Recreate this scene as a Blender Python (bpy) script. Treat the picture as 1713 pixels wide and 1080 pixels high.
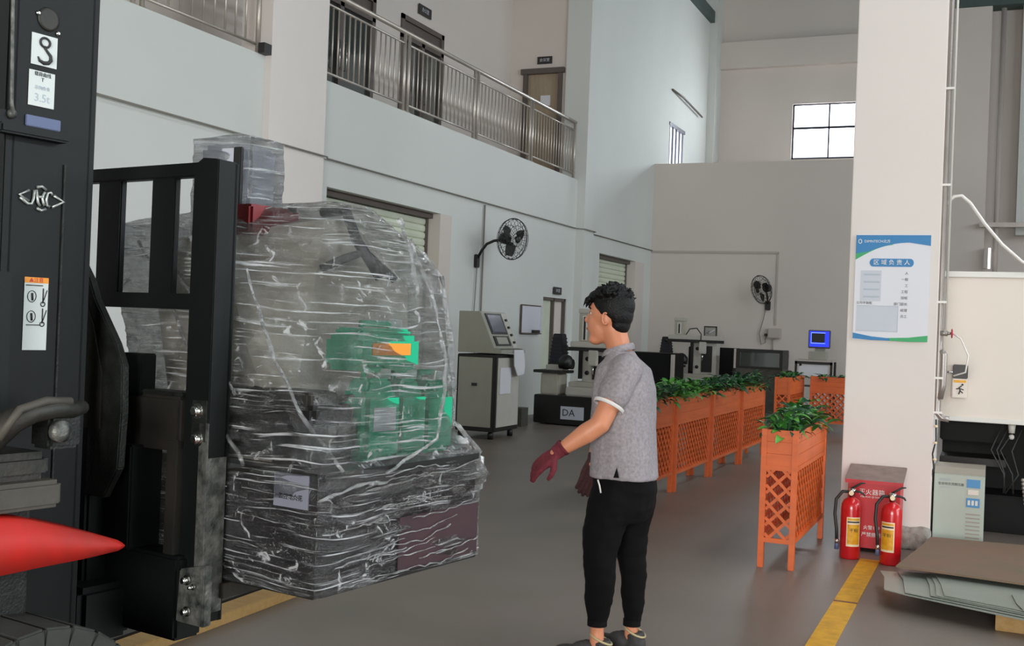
import bpy, bmesh, math, random
import numpy as np
from mathutils import Vector, Matrix, noise
random.seed(7)
for o in list(bpy.data.objects): bpy.data.objects.remove(o)
S = bpy.context.scene
COL = S.collection
PI = math.pi
# ------------------------------------------------------------------ camera
FPX, YAW, PITCH, ROLL, CH = 1844.17, .413655, .003437, -.038972, 1.5
_f = Vector((-math.sin(YAW)*math.cos(PITCH), math.cos(YAW)*math.cos(PITCH), math.sin(PITCH)))
_r0 = Vector((math.cos(YAW), math.sin(YAW), 0)); _d0 = _f.cross(_r0)
_rt = _r0*math.cos(ROLL)+_d0*math.sin(ROLL); _dn = -_r0*math.sin(ROLL)+_d0*math.cos(ROLL)
cam = bpy.data.objects.new('camera', bpy.data.cameras.new('camera')); COL.objects.link(cam)
cam.data.sensor_width = 36; cam.data.lens = FPX/1713*36; cam.data.clip_start = .05; cam.data.clip_end = 200
cam.matrix_world = Matrix(((_rt.x, -_dn.x, -_f.x, 0), (_rt.y, -_dn.y, -_f.y, 0), (_rt.z, -_dn.z, -_f.z, CH), (0, 0, 0, 1)))
S.camera = cam
def at(px, py, t):                       # a measured image point at depth t, as a point in the hall
    return Vector((0, 0, CH))+(_rt*((px-856.5)/FPX)+_dn*((py-540)/FPX)+_f)*t
# ------------------------------------------------------------------ world, lights, exposure
W = bpy.data.worlds.new('World'); S.world = W; W.use_nodes = True
W.node_tree.nodes['Background'].inputs[0].default_value = (.86, .93, 1, 1)
W.node_tree.nodes['Background'].inputs[1].default_value = 1.6
S.view_settings.view_transform = 'Standard'; S.view_settings.look = 'None'
S.view_settings.gamma = 1; S.view_settings.use_curve_mapping = False
S.view_settings.exposure = 0.62
def area(name, loc, target, sx, sy, power, col=(1, 1, 1)):
    L = bpy.data.lights.new(name, 'AREA'); L.shape = 'RECTANGLE'; L.size = sx; L.size_y = sy; L.energy = power; L.color = col
    o = bpy.data.objects.new(name, L); COL.objects.link(o); o.location = loc
    d = Vector(target)-Vector(loc); o.rotation_euler = d.to_track_quat('-Z', 'Y').to_euler(); return o
area('gate_daylight', (1.5, -9.9, 2.6), (1.5, 0, 2.6), 5.0, 3.6, 900, (1, .97, .94))
area('side_window_daylight', (11.8, 6, 6.6), (0, 6, 6.0), 14, 1.1, 420, (.82, .92, 1))
area('side_window_daylight', (11.8, 20, 6.6), (0, 20, 6.0), 12, 1.1, 330, (.82, .92, 1))
area('side_gate_daylight', (11.8, 4, 2.2), (0, 4, 2.2), 5, 4.0, 260, (.9, .96, 1))
area('end_window_daylight', (-3.6, 30.25, 6.97), (-3.6, 0, 6.97), 3.6, 1.6, 330, (.92, .97, 1))
area('small_window_daylight', (-7.9, 26.2, 5.6), (0, 26.2, 5.6), 1.2, 1.7, 60, (.95, 1, 1))
area('skylight_daylight', (3.6, 9, 11.75), (3.6, 9, 0), 2.0, 20, 560, (.95, .98, 1))

# ------------------------------------------------------------------ materials
def mat(name, col, rough=.6, metal=0, var=.06, vscale=6, bump=0, bscale=60, spec=.5, emit=0, coat=0, stretch=(1, 1, 1), col2=None):
    m = bpy.data.materials.new(name); m.use_nodes = True; nt = m.node_tree; b = nt.nodes['Principled BSDF']
    c = [((v/255)/12.92 if v/255 <= .04045 else ((v/255+.055)/1.055)**2.4) for v in col]
    b.inputs['Base Color'].default_value = (*c, 1); b.inputs['Roughness'].default_value = rough
    b.inputs['Metallic'].default_value = metal; b.inputs['Specular IOR Level'].default_value = spec; b.inputs['Coat Weight'].default_value = coat
    if emit:
        b.inputs['Emission Color'].default_value = (*c, 1); b.inputs['Emission Strength'].default_value = emit
    if var or bump:
        tc = nt.nodes.new('ShaderNodeTexCoord'); mp = nt.nodes.new('ShaderNodeMapping'); mp.inputs['Scale'].default_value = stretch
        nt.links.new(tc.outputs['Object'], mp.inputs[0])
    if var:
        n = nt.nodes.new('ShaderNodeTexNoise'); n.inputs['Scale'].default_value = vscale; n.inputs['Detail'].default_value = 5
        nt.links.new(mp.outputs[0], n.inputs['Vector'])
        r = nt.nodes.new('ShaderNodeValToRGB'); r.color_ramp.elements[0].position = .3; r.color_ramp.elements[1].position = .7
        if col2:
            e = [((v/255)/12.92 if v/255 <= .04045 else ((v/255+.055)/1.055)**2.4) for v in col2]
            r.color_ramp.elements[0].color = (*e, 1); r.color_ramp.elements[1].color = (*c, 1)
        else:
            r.color_ramp.elements[0].color = (*[v*(1-var) for v in c], 1); r.color_ramp.elements[1].color = (*[min(1, v*(1+var)) for v in c], 1)
        nt.links.new(n.outputs[0], r.inputs[0]); nt.links.new(r.outputs[0], b.inputs['Base Color'])
    if bump:
        n2 = nt.nodes.new('ShaderNodeTexNoise'); n2.inputs['Scale'].default_value = bscale; n2.inputs['Detail'].default_value = 4
        nt.links.new(mp.outputs[0], n2.inputs['Vector']); bp = nt.nodes.new('ShaderNodeBump'); bp.inputs['Strength'].default_value = bump; bp.inputs['Distance'].default_value = .01
        nt.links.new(n2.outputs[0], bp.inputs['Height']); nt.links.new(bp.outputs[0], b.inputs['Normal'])
    return m
M = dict(
    wall=mat('wall_paint', (203, 205, 200), .75, var=.03, vscale=.6, bump=.05, bscale=40),
    wall_end=mat('end_wall_paint', (204, 194, 186), .8, var=.03, vscale=.5),
    column=mat('column_paint', (222, 214, 208), .7, var=.02, vscale=1.5, bump=.05, bscale=30),
    roof=mat('roof_steel', (70, 84, 80), .7),
    floor=mat('floor_concrete', (122, 110, 102), .42, var=.12, vscale=1.2, bump=.04, bscale=25, col2=(110, 101, 92)),
    yellow=mat('yellow_floor_paint', (226, 166, 30), .6, var=.15, vscale=14, col2=(196, 142, 30)),
    steel=mat('stainless_steel', (186, 178, 168), .38, .55, var=.05),
    chrome=mat('chrome', (205, 205, 200), .2, 1, var=0),
    dark_frame=mat('dark_brown_frame', (88, 78, 72), .5),
    door_wood=mat('tan_door', (150, 134, 112), .5, var=.1, vscale=4, stretch=(6, 6, .5)),
    door_glass=mat('dark_reflecting_glass', (58, 62, 60), .06, var=0, spec=1, coat=.6),
    sign=mat('dark_sign', (42, 38, 36), .5, var=0),
    white_print=mat('white_print', (225, 225, 220), .6, var=0),
    dark_print=mat('dark_print', (40, 40, 44), .6, var=0),
    shutter=mat('shutter_slats', (206, 212, 192), .42, .1, var=.05, vscale=3),
    black=mat('black_painted_steel', (10, 14, 13), .5, spec=.28, var=.12, vscale=3, bump=.04, bscale=80),
    black_worn=mat('worn_black_steel', (36, 38, 34), .5, .3, var=.5, vscale=22, bump=.25, bscale=120, col2=(17, 20, 18)),
    greasy=mat('greasy_steel', (56, 50, 44), .5, .3, var=.35, vscale=9, bump=.2, bscale=50, col2=(36, 40, 36)),
    scuffed=mat('scuffed_bare_steel', (118, 118, 112), .45, .4, var=.5, vscale=26, bump=.3, bscale=90, col2=(46, 50, 48)),
    brownsteel=mat('brown_stained_steel', (38, 32, 28), .55, .1, var=.3, vscale=6, col2=(30, 30, 26)),
    grey_cast=mat('grey_dusty_casting', (74, 70, 62), .65, .1, var=.25, vscale=8, bump=.2, bscale=40),
    red=mat('forklift_red_paint', (196, 30, 22), .5, var=.2, vscale=7, spec=.35, col2=(160, 44, 36)),
    rubber=mat('tyre_rubber', (50, 52, 48), .8, var=.2, vscale=12, bump=.2, bscale=50),
    sticker=mat('white_sticker', (206, 212, 208), .5, var=.02),
    sticker_orange=mat('orange_sticker', (236, 150, 40), .5, var=0),
    red_print=mat('red_print', (190, 50, 50), .5, var=0),
    badge=mat('badge_metal', (170, 175, 170), .35, .6, var=0),
    blue_sticker=mat('faded_blue_sticker', (88, 100, 134), .5, var=.1),
    wood=mat('raw_timber', (170, 138, 86), .7, var=.25, vscale=5, stretch=(8, 1, 8), bump=.1, bscale=30, col2=(160, 122, 66)),
    green_can=mat('green_plastic', (18, 176, 130), .35, var=.05),
    grey_cap=mat('pale_plastic_cap', (206, 214, 206), .5, var=0),
    plate_grey=mat('dull_data_plate', (128, 130, 142), .5, var=.05),
    side_dark=mat('dark_red_brown_panel', (62, 40, 46), .5, var=.2),
    padding=mat('padded_body', (208, 204, 190), .6, var=.3, vscale=5, bump=.5, bscale=9, col2=(164, 156, 140)),
    beige=mat('machine_beige', (172, 166, 152), .5, var=.05),
    beige_light=mat('machine_light_beige', (180, 176, 166), .5, var=.05),
    cab_grey=mat('cabinet_grey', (150, 148, 136), .5, var=.04),
    cab_black=mat('cabinet_black', (17, 16, 15), .45, var=.1),
    crate=mat('dark_violet_cabinet', (34, 26, 36), .45, var=.25, vscale=3, col2=(30, 24, 28)),
    bellows=mat('black_bellows', (24, 24, 30), .6, var=.1),
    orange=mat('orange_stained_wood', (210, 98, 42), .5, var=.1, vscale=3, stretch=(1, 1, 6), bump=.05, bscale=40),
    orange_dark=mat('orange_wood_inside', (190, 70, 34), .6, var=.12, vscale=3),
    soil=mat('potting_soil', (50, 38, 28), .9, var=.3, vscale=30, bump=.5, bscale=60),
    leaf_a=mat('leaf_green', (62, 128, 54), .45, var=.2, vscale=9),
    leaf_b=mat('leaf_bright_green', (90, 156, 62), .45, var=.2, vscale=9),
    leaf_c=mat('leaf_dark_green', (30, 70, 42), .45, var=.2, vscale=9),
    ext_red=mat('extinguisher_red', (196, 20, 28), .3, var=.04, coat=.5),
    box_red=mat('box_red', (186, 24, 34), .4, var=.05),
    lid_grey=mat('scuffed_lid', (138, 118, 112), .5, var=.2, vscale=12),
    label_yel=mat('yellow_label', (228, 176, 30), .5, var=.12, vscale=30, col2=(212, 140, 20)),
    label_cream=mat('cream_label', (236, 216, 180), .5, var=0),
    hose=mat('black_hose', (38, 40, 38), .5, var=.1),
    poster_w=mat('poster_paper', (216, 216, 222), .5, var=.01),
    poster_b=mat('poster_blue', (28, 120, 176), .5, var=0),
    poster_g=mat('poster_green', (40, 160, 96), .5, var=0),
    poster_grey=mat('poster_grey', (192, 196, 206), .5, var=.02),
    poster_line=mat('poster_line', (170, 180, 190), .5, var=0),
    pipe=mat('galvanised_pipe', (160, 152, 146), .4, .5, var=.1),
    white_hose=mat('white_hose', (226, 222, 216), .4, var=0),
    handle_red=mat('valve_red', (176, 30, 50), .4, var=0),
    panel_cream=mat('machine_cream_panel', (216, 206, 194), .5, var=.02, vscale=2),
    panel_edge=mat('machine_edge', (206, 204, 196), .4, var=0),
    stab=mat('stabiliser_grey_green', (170, 178, 166), .5, var=.03),
    stab_top=mat('stabiliser_top', (152, 144, 132), .5, var=.05),
    stab_blue=mat('label_blue', (44, 126, 178), .4, var=0),
    ply=mat('brown_board', (128, 96, 78), .7, var=.2, vscale=4, col2=(112, 98, 78)),
    sheet=mat('grey_green_sheet', (150, 156, 146), .35, .2, var=.06, vscale=3, bump=.05, bscale=8),
    plaster=mat('broken_plaster', (150, 146, 138), .9, var=.2, vscale=20, bump=.8, bscale=30),
    skin=mat('skin', (196, 128, 94), .5, var=.06, vscale=12, bump=.05, bscale=100),
    hair=mat('black_hair', (9, 8, 8), .5, spec=.25, var=.3, vscale=40, bump=.4, bscale=150),
    shirt=mat('heather_grey_knit', (140, 133, 136), .85, var=.2, vscale=75, bump=.25, bscale=14),
    trim_white=mat('white_knit_trim', (214, 210, 206), .8, var=.03),
    trousers=mat('black_track_cloth', (9, 8, 9), .85, spec=.15, var=.2, vscale=8, bump=.35, bscale=12),
    glove=mat('maroon_knit_glove', (104, 30, 42), .85, var=.25, vscale=60, bump=.5, bscale=200),
    glove_dark=mat('dark_maroon_glove', (58, 28, 28), .85, var=.25, vscale=60, bump=.5, bscale=200),
    shoe=mat('dark_grey_shoe', (52, 50, 50), .7, var=.2, vscale=60),
    shoe_trim=mat('shoe_pale_edging', (176, 160, 120), .6, var=0),
    sole=mat('shoe_sole', (70, 66, 62), .7, var=0),
    eye=mat('eye_white', (220, 214, 208), .3, var=0),
    lip=mat('lips', (150, 84, 74), .5, var=0),
    screen_dark=mat('screen_dark', (60, 66, 86), .15, var=0, coat=.5),
    screen_blue=mat('screen_blue', (24, 40, 190), .4, var=0, emit=1.2),
    screen_pale=mat('screen_pale', (120, 150, 240), .4, var=0, emit=1.0),
    screen_black=mat('screen_black', (10, 14, 20), .3, var=0),
    paper=mat('paper', (206, 206, 210), .7, var=.03),
    wire=mat('fan_wire', (34, 34, 32), .4, .2, var=0),
    trunk=mat('trunking', (176, 166, 158), .6, var=0),
    seam=mat('thin_cable', (120, 116, 108), .6, var=0),
    tank=mat('dark_machine_paint', (9, 11, 9), .6, spec=.2, var=.2),
    blue_part=mat('navy_plastic', (34, 36, 62), .5, var=.1),
    tubelight=mat('lamp_tube', (240, 240, 235), .4, var=0, emit=1.0),
    win_frame=mat('window_frame_metal', (70, 68, 78), .4, .4, var=0),
    board_white=mat('whiteboard', (206, 206, 216), .3, var=.01),
    maroon=mat('maroon_part', (130, 30, 34), .4, var=.05),
    rust=mat('old_red_oxide', (106, 60, 50), .6, var=.2),
)
def glass_pane():
    m = bpy.data.materials.new('window_glass'); m.use_nodes = True; nt = m.node_tree; nt.nodes.clear()
    o = nt.nodes.new('ShaderNodeOutputMaterial'); t = nt.nodes.new('ShaderNodeBsdfTransparent'); g = nt.nodes.new('ShaderNodeBsdfGlossy'); g.inputs[1].default_value = .05
    x = nt.nodes.new('ShaderNodeMixShader'); x.inputs[0].default_value = .06; t.inputs[0].default_value = (.96, .98, 1, 1)
    nt.links.new(t.outputs[0], x.inputs[1]); nt.links.new(g.outputs[0], x.inputs[2]); nt.links.new(x.outputs[0], o.inputs[0]); return m
M['glass'] = glass_pane()
def film_mat(name, base_a, streak_a, rot=0, zs=1.0):
    m = bpy.data.materials.new(name); m.use_nodes = True; nt = m.node_tree; nt.nodes.clear(); N = nt.nodes.new; K = nt.links.new
    out = N('ShaderNodeOutputMaterial'); tc = N('ShaderNodeTexCoord')
    # slightly turned horizontal strands of stretched film, bunched white, with white glints painted in
    wob = N('ShaderNodeTexNoise'); wob.inputs['Scale'].default_value = 1.6; K(tc.outputs['Object'], wob.inputs['Vector'])
    mixv = N('ShaderNodeVectorMath'); mixv.operation = 'MULTIPLY_ADD'; K(wob.outputs['Color'], mixv.inputs[0]); mixv.inputs[1].default_value = (.10, .10, .10); K(tc.outputs['Object'], mixv.inputs[2])
    mp = N('ShaderNodeMapping'); mp.inputs['Scale'].default_value = (1.2, 1.2, 50*zs); mp.inputs['Rotation'].default_value = (rot, rot*.6, 0); K(mixv.outputs[0], mp.inputs[0])
    n1 = N('ShaderNodeTexNoise'); n1.inputs['Scale'].default_value = 2.2; n1.inputs['Detail'].default_value = 7; n1.inputs['Roughness'].default_value = .65; K(mp.outputs[0], n1.inputs['Vector'])
    n2 = N('ShaderNodeTexNoise'); n2.inputs['Scale'].default_value = 14; n2.inputs['Detail'].default_value = 6; n2.inputs['Roughness'].default_value = .7; n2.inputs['Distortion'].default_value = 1.2; K(tc.outputs['Object'], n2.inputs['Vector'])
    vo = N('ShaderNodeTexVoronoi'); vo.feature = 'SMOOTH_F1'; vo.inputs['Scale'].default_value = 9; vo.inputs['Smoothness'].default_value = .25
    mv = N('ShaderNodeMapping'); mv.inputs['Scale'].default_value = (1, 1, 2.2); mv.inputs['Rotation'].default_value = (.3, .2, 0); K(mixv.outputs[0], mv.inputs[0]); K(mv.outputs[0], vo.inputs['Vector'])
    add = N('ShaderNodeMath'); add.operation = 'MULTIPLY_ADD'; K(n2.outputs[0], add.inputs[0]); add.inputs[1].default_value = .45; K(vo.outputs[0], add.inputs[2])
    b1 = N('ShaderNodeBump'); b1.inputs['Strength'].default_value = 1; b1.inputs['Distance'].default_value = .11; K(add.outputs[0], b1.inputs['Height'])
    bp = N('ShaderNodeBump'); bp.inputs['Strength'].default_value = 1; bp.inputs['Distance'].default_value = .010; K(n1.outputs[0], bp.inputs['Height']); K(b1.outputs[0], bp.inputs['Normal'])
    rp = N('ShaderNodeMapRange'); rp.inputs[1].default_value = .555; rp.inputs[2].default_value = .655; rp.inputs[3].default_value = base_a; rp.inputs[4].default_value = streak_a; K(n1.outputs[0], rp.inputs[0])
    tr = N('ShaderNodeBsdfTransparent'); tr.inputs[0].default_value = (.97, .98, .98, 1)
    df = N('ShaderNodeBsdfDiffuse'); df.inputs[0].default_value = (.8, .82, .83, 1)
    tl = N('ShaderNodeBsdfTranslucent'); tl.inputs[0].default_value = (.8, .82, .83, 1)
    dm = N('ShaderNodeMixShader'); dm.inputs[0].default_value = .4; K(df.outputs[0], dm.inputs[1]); K(tl.outputs[0], dm.inputs[2])
    r2 = N('ShaderNodeMapRange'); r2.inputs[1].default_value = .585; r2.inputs[2].default_value = .66; r2.inputs[3].default_value = 0; r2.inputs[4].default_value = streak_a*.8; K(n2.outputs[0], r2.inputs[0])  # white crinkle specks painted into the film as extra glints
    mxa = N('ShaderNodeMath'); mxa.operation = 'MAXIMUM'; K(rp.outputs[0], mxa.inputs[0]); K(r2.outputs[0], mxa.inputs[1])
    m1 = N('ShaderNodeMixShader'); K(mxa.outputs[0], m1.inputs[0]); K(tr.outputs[0], m1.inputs[1]); K(dm.outputs[0], m1.inputs[2])
    gl = N('ShaderNodeBsdfGlossy'); gl.inputs[0].default_value = (1, 1, 1, 1); gl.inputs[1].default_value = .06; K(bp.outputs[0], gl.inputs['Normal'])
    fr = N('ShaderNodeFresnel'); fr.inputs[0].default_value = 1.85; K(bp.outputs[0], fr.inputs['Normal'])
    fs = N('ShaderNodeMath'); fs.operation = 'MULTIPLY_ADD'; K(fr.outputs[0], fs.inputs[0]); fs.inputs[1].default_value = .95; fs.inputs[2].default_value = .0
    m2 = N('ShaderNodeMixShader'); K(fs.outputs[0], m2.inputs[0]); K(m1.outputs[0], m2.inputs[1]); K(gl.outputs[0], m2.inputs[2]); K(m2.outputs[0], out.inputs[0])
    return m
M['film'] = film_mat('stretch_film', .012, .92)
M['film_loose'] = film_mat('loose_stretch_film', .09, .6, .5, .35)

# ------------------------------------------------------------------ mesh helpers
class MB:
    def __init__(s): s.bm = bmesh.new()
    def box(s, x0, x1, y0, y1, z0, z1, bev=0, mx=None):
        b = bmesh.new(); bmesh.ops.create_cube(b, size=1)
        for v in b.verts: v.co = Vector(((x0+x1)/2+v.co.x*(x1-x0), (y0+y1)/2+v.co.y*(y1-y0), (z0+z1)/2+v.co.z*(z1-z0)))
        if bev: bmesh.ops.bevel(b, geom=b.edges[:], offset=bev, segments=2, affect='EDGES')
        return s._merge(b, mx)
    def _merge(s, b, mx=None):
        if mx: bmesh.ops.transform(b, matrix=mx, verts=b.verts)
        vs = {v: s.bm.verts.new(v.co) for v in b.verts}
        for f in b.faces:
            try: nf = s.bm.faces.new([vs[v] for v in f.verts]); nf.smooth = f.smooth
            except ValueError: pass
        b.free(); return s
    def tube(s, pts, r, seg=8, closed=False):
        pts = [Vector(p) for p in pts]; n = len(pts); rs = r if isinstance(r, (list, tuple)) else [r]*n
        rings = []; up = None
        for i, p in enumerate(pts):
            if closed: d = (pts[(i+1) % n]-pts[i-1]).normalized()
            else: d = (pts[min(i+1, n-1)]-pts[max(i-1, 0)]).normalized()
            if up is None: up = d.orthogonal().normalized()
            up = (up-d*up.dot(d)); up = up.normalized() if up.length > 1e-6 else d.orthogonal().normalized()
            w = d.cross(up)
            rings.append([s.bm.verts.new(p+(up*math.cos(a)+w*math.sin(a))*rs[i]) for a in [2*PI*k/seg for k in range(seg)]])
        m = n if closed else n-1
        for i in range(m):
            A, B = rings[i], rings[(i+1) % n]
            for k in range(seg):
                f = s.bm.faces.new((A[k], A[(k+1) % seg], B[(k+1) % seg], B[k])); f.smooth = True
        if not closed:
            s.bm.faces.new(rings[0][::-1]); s.bm.faces.new(rings[-1])
        return s
    def cyl(s, a, b, r, r2=None, seg=16): return s.tube([a, b], [r, r if r2 is None else r2], seg)
    def lathe(s, prof, c=(0, 0, 0), seg=24, mx=None):
        b = bmesh.new(); rings = []
        for r, z in prof: rings.append([b.verts.new((c[0]+r*math.cos(2*PI*k/seg), c[1]+r*math.sin(2*PI*k/seg), c[2]+z)) for k in range(seg)])
        for A, B in zip(rings, rings[1:]):
            for k in range(seg):
                f = b.faces.new((A[k], A[(k+1) % seg], B[(k+1) % seg], B[k])); f.smooth = True
        b.faces.new(rings[0][::-1]); b.faces.new(rings[-1])
        return s._merge(b, mx)
    def prism(s, poly, vec, bev=0):          # 3-D polygon pushed along vec
        b = bmesh.new(); vec = Vector(vec); A = [b.verts.new(Vector(p)) for p in poly]; B = [b.verts.new(Vector(p)+vec) for p in poly]
        n = len(poly); b.faces.new(A[::-1]); b.faces.new(B)
        for k in range(n): b.faces.new((A[k], A[(k+1) % n], B[(k+1) % n], B[k]))
        bmesh.ops.recalc_face_normals(b, faces=b.faces)
        if bev: bmesh.ops.bevel(b, geom=b.edges[:], offset=bev, segments=2, affect='EDGES')
        return s._merge(b)
    def ball(s, c, r, mx=None, seg=16):
        b = bmesh.new(); bmesh.ops.create_uvsphere(b, u_segments=seg, v_segments=max(6, seg*2//3), radius=1)
        rr = r if isinstance(r, (list, tuple)) else (r, r, r)
        for v in b.verts: v.co = Vector((v.co.x*rr[0], v.co.y*rr[1], v.co.z*rr[2]))
        for f in b.faces: f.smooth = True
        m = Matrix.Translation(Vector(c)) @ (mx if mx else Matrix.Identity(4))
        return s._merge(b, m)
    def loft(s, rings, close=True):          # rings: lists of points, equal counts
        R = [[s.bm.verts.new(Vector(p)) for p in r] for r in rings]; n = len(R[0])
        for A, B in zip(R, R[1:]):
            for k in range(n):
                f = s.bm.faces.new((A[k], A[(k+1) % n], B[(k+1) % n], B[k])); f.smooth = True
        if close: s.bm.faces.new(R[0][::-1]); s.bm.faces.new(R[-1])
        return s
    def build(s, name, m, parent=None, **k):
        me = bpy.data.meshes.new(name)
        bmesh.ops.recalc_face_normals(s.bm, faces=s.bm.faces)
        s.bm.to_mesh(me); s.bm.free(); me.materials.append(M[m] if isinstance(m, str) else m)
        return link(name, me, parent, **k)
def link(name, me, parent=None, label=None, cat=None, group=None, kind=None, loc=None, rz=None):
    o = bpy.data.objects.new(name, me); COL.objects.link(o); o.parent = parent
    if loc is not None: o.location = loc
    if rz is not None: o.rotation_euler = (0, 0, rz)
    return tag(o, label, cat, group, kind)
def tag(o, label=None, cat=None, group=None, kind=None):
    if label: o['label'] = label
    if cat: o['category'] = cat
    if group: o['group'] = group
    if kind: o['kind'] = kind
    return o
def thing(name, loc, label, cat, rz=0, group=None): return link(name, None, None, label, cat, group, None, loc, rz)
def kids(o): return [c for c in bpy.data.objects if c.parent == o]
def copy_tree(o, parent=None, km=None):
    if km is None:
        km = {}
        for c in bpy.data.objects:
            if c.parent: km.setdefault(c.parent.name, []).append(c)
    c = o.copy(); COL.objects.link(c); c.parent = parent
    for ch in km.get(o.name, []): copy_tree(ch, c, km)
    return c
def struct(name, mb, m, **k): return mb.build(name, m, None, kind='structure', **k)
def text(name, body, size, m, parent, mx, ext=.0006, align='CENTER', **k):
    cu = bpy.data.curves.new(name, 'FONT'); cu.body = body; cu.size = size; cu.extrude = ext; cu.align_x = align; cu.align_y = 'CENTER'; cu.resolution_u = 2
    t = bpy.data.objects.new('tmp_text', cu); COL.objects.link(t); bpy.context.view_layer.update()
    me = bpy.data.meshes.new_from_object(t.evaluated_get(bpy.context.evaluated_depsgraph_get()))
    bpy.data.objects.remove(t); me.transform(mx); me.materials.clear(); me.materials.append(M[m]); me.name = name
    return link(name, me, parent, **k)
def frame(o, x, y):                       # matrix: text x axis, y axis, placed at o
    x = Vector(x).normalized(); y = Vector(y); y = (y-x*y.dot(x)).normalized(); z = x.cross(y); o = Vector(o)
    return Matrix(((x.x, y.x, z.x, o.x), (x.y, y.y, z.y, o.y), (x.z, y.z, z.z, o.z), (0, 0, 0, 1)))
def remesh(mb, name, m, parent, voxel=.01, it=4, disp=None, **k):
    me = bpy.data.meshes.new(name); mb.bm.to_mesh(me); mb.bm.free()
    o = bpy.data.objects.new('tmp', me); COL.objects.link(o)
    r = o.modifiers.new('r', 'REMESH'); r.mode = 'VOXEL'; r.voxel_size = voxel
    if it: sm = o.modifiers.new('s', 'SMOOTH'); sm.factor = .5; sm.iterations = it
    bpy.context.view_layer.update()
    me2 = bpy.data.meshes.new_from_object(o.evaluated_get(bpy.context.evaluated_depsgraph_get()))
    bpy.data.objects.remove(o); me2.name = name
    if disp:
        co = [v.co.copy() for v in me2.vertices]; no = [v.normal.copy() for v in me2.vertices]
        for v, c, n in zip(me2.vertices, co, no): v.co = c+n*disp(c)
    for p in me2.polygons: p.use_smooth = True
    me2.materials.clear(); me2.materials.append(M[m] if isinstance(m, str) else m)
    return link(name, me2, parent, **k)

# ================================================================== the setting
WX = -7.3
def wallbox(mb, y0, y1, z0, z1, x0=WX-.25, x1=WX): mb.box(x0, x1, y0, y1, z0, z1)
struct('floor', MB().box(-9, 12, -10, 30.2, -.1, 0), 'floor')
w = MB()
holes = [(11.03, 14.3, 3.07), (17.95, 19.1, 2.05), (20.84, 23.9, 3.04)]
y = -10
for a, b, z in holes:
    wallbox(w, y, a, 0, 4.31); wallbox(w, a, b, z, 4.31); y = b
wallbox(w, y, 29.74, 0, 4.31)
wallbox(w, 20.0, 25.55, 4.31, 11.3); wallbox(w, 26.85, 29.74, 4.31, 11.3); wallbox(w, 25.55, 26.85, 6.52, 11.3); wallbox(w, 25.55, 26.85, 4.31, 4.8)
wallbox(w, -10, 3.0, 4.31, 11.3)
struct('wall_left', w, 'wall')
w = MB()                                   # first floor gallery behind the railings
w.box(-9.05, -8.8, 3, 12.55, 4.31, 11.3); w.box(-9.05, -8.8, 14.4, 15.2, 4.31, 11.3); w.box(-9.05, -8.8, 16.65, 19.8, 4.31, 11.3)
w.box(-9.05, -8.8, 12.55, 14.4, 6.4, 11.3); w.box(-9.05, -8.8, 15.2, 16.65, 6.4, 11.3)
w.box(-8.8, WX-.25, 3, 19.6, 4.15, 4.3)
w.box(-8.8, -8.48, 19.5, 19.75, 4.3, 11.3); w.box(-7.72, WX-.02, 19.5, 19.75, 4.3, 11.3); w.box(-8.48, -7.72, 19.5, 19.75, 6.42, 11.3)
w.box(-9.05, WX, 2.8, 3.0, 4.3, 11.3)
struct('wall_gallery', w, 'wall_end')
w = MB(); w.box(-7.62, -7.14, 19.45, 20.0, 0, 11.3); struct('trim_1', w, 'wall')
w = MB(); w.box(-7.62, -7.22, 9.75, 10.82, 0, 11.3); struct('trim_2', w, 'column')
w = MB(); w.box(-7.6, -7.1, 29.1, 29.74, 4.8, 11.3); w.box(-7.35, -7.2, 5.9, 6.2, 0, 4.2); struct('trim_3', w, 'wall')
# end: low block and high end wall
struct('wall_end_block', MB().box(WX, -2.3, 24.41, 29.74, 0, 5.36), 'wall_end')
w = MB(); w.box(WX, -5.15, 29.74, 30, 0, 11.3); w.box(-5.15, -2.0, 29.74, 30, 7.7, 11.3); w.box(-5.15, -2.0, 29.74, 30, 0, 6.23); w.box(-2.0, 12, 29.74, 30, 0, 11.3)
struct('wall_end', w, 'wall_end')
w = MB(); w.box(-7.1, -1.3, 29.55, 29.74, 8.7, 9.42); w.box(-1.3, -.34, 29.2, 29.74, 0, 9.78); struct('trim_4', w, 'wall_end')
struct('trim_13', MB().box(.35, 12, 29.35, 29.74, 4.2, 9.79), 'wall')
w = MB(); w.tube([(-7.25, 7.0, 3.39), (-7.25, 9.7, 3.39), (-7.19, 9.75, 3.39), (-7.19, 10.85, 3.39), (-7.26, 10.95, 3.39), (-7.26, 19.4, 3.39), (-7.1, 19.45, 3.38), (-7.1, 20.0, 3.38), (-7.27, 20.1, 3.37), (-7.27, 24.4, 3.37)], .011, 6)
struct('trim_5', w, 'seam')
w = MB(); w.box(WX, -4.40, 24.385, 24.41, 3.32, 3.37); w.box(-4.44, -4.40, 24.385, 24.41, 1.75, 3.33); struct('trim_6', w, 'trunk')
w = MB(); w.tube([(-7.27, 15.35, 3.36), (-7.27, 15.35, .2)], .014, 6); w.tube([(-7.27, 15.15, 2.45), (-7.27, 15.1, 1.6), (-7.27, 15.2, .9)], .008, 6); struct('trim_7', w, 'seam')
w = MB(); w.box(-9.1, 2.6, -10, 30.2, 11.3, 11.45); w.box(4.6, 12, -10, 30.2, 11.3, 11.45); w.box(2.6, 4.6, -10, -1, 11.3, 11.45); w.box(2.6, 4.6, 19, 30.2, 11.3, 11.45)
for yy in (0, 6, 12, 18, 24): w.box(-8.8, 12, yy-.12, yy+.12, 11.1, 11.3)
for yy in range(-1, 20): w.box(2.6, 4.6, yy-.04, yy+.04, 11.3, 11.4)
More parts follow.
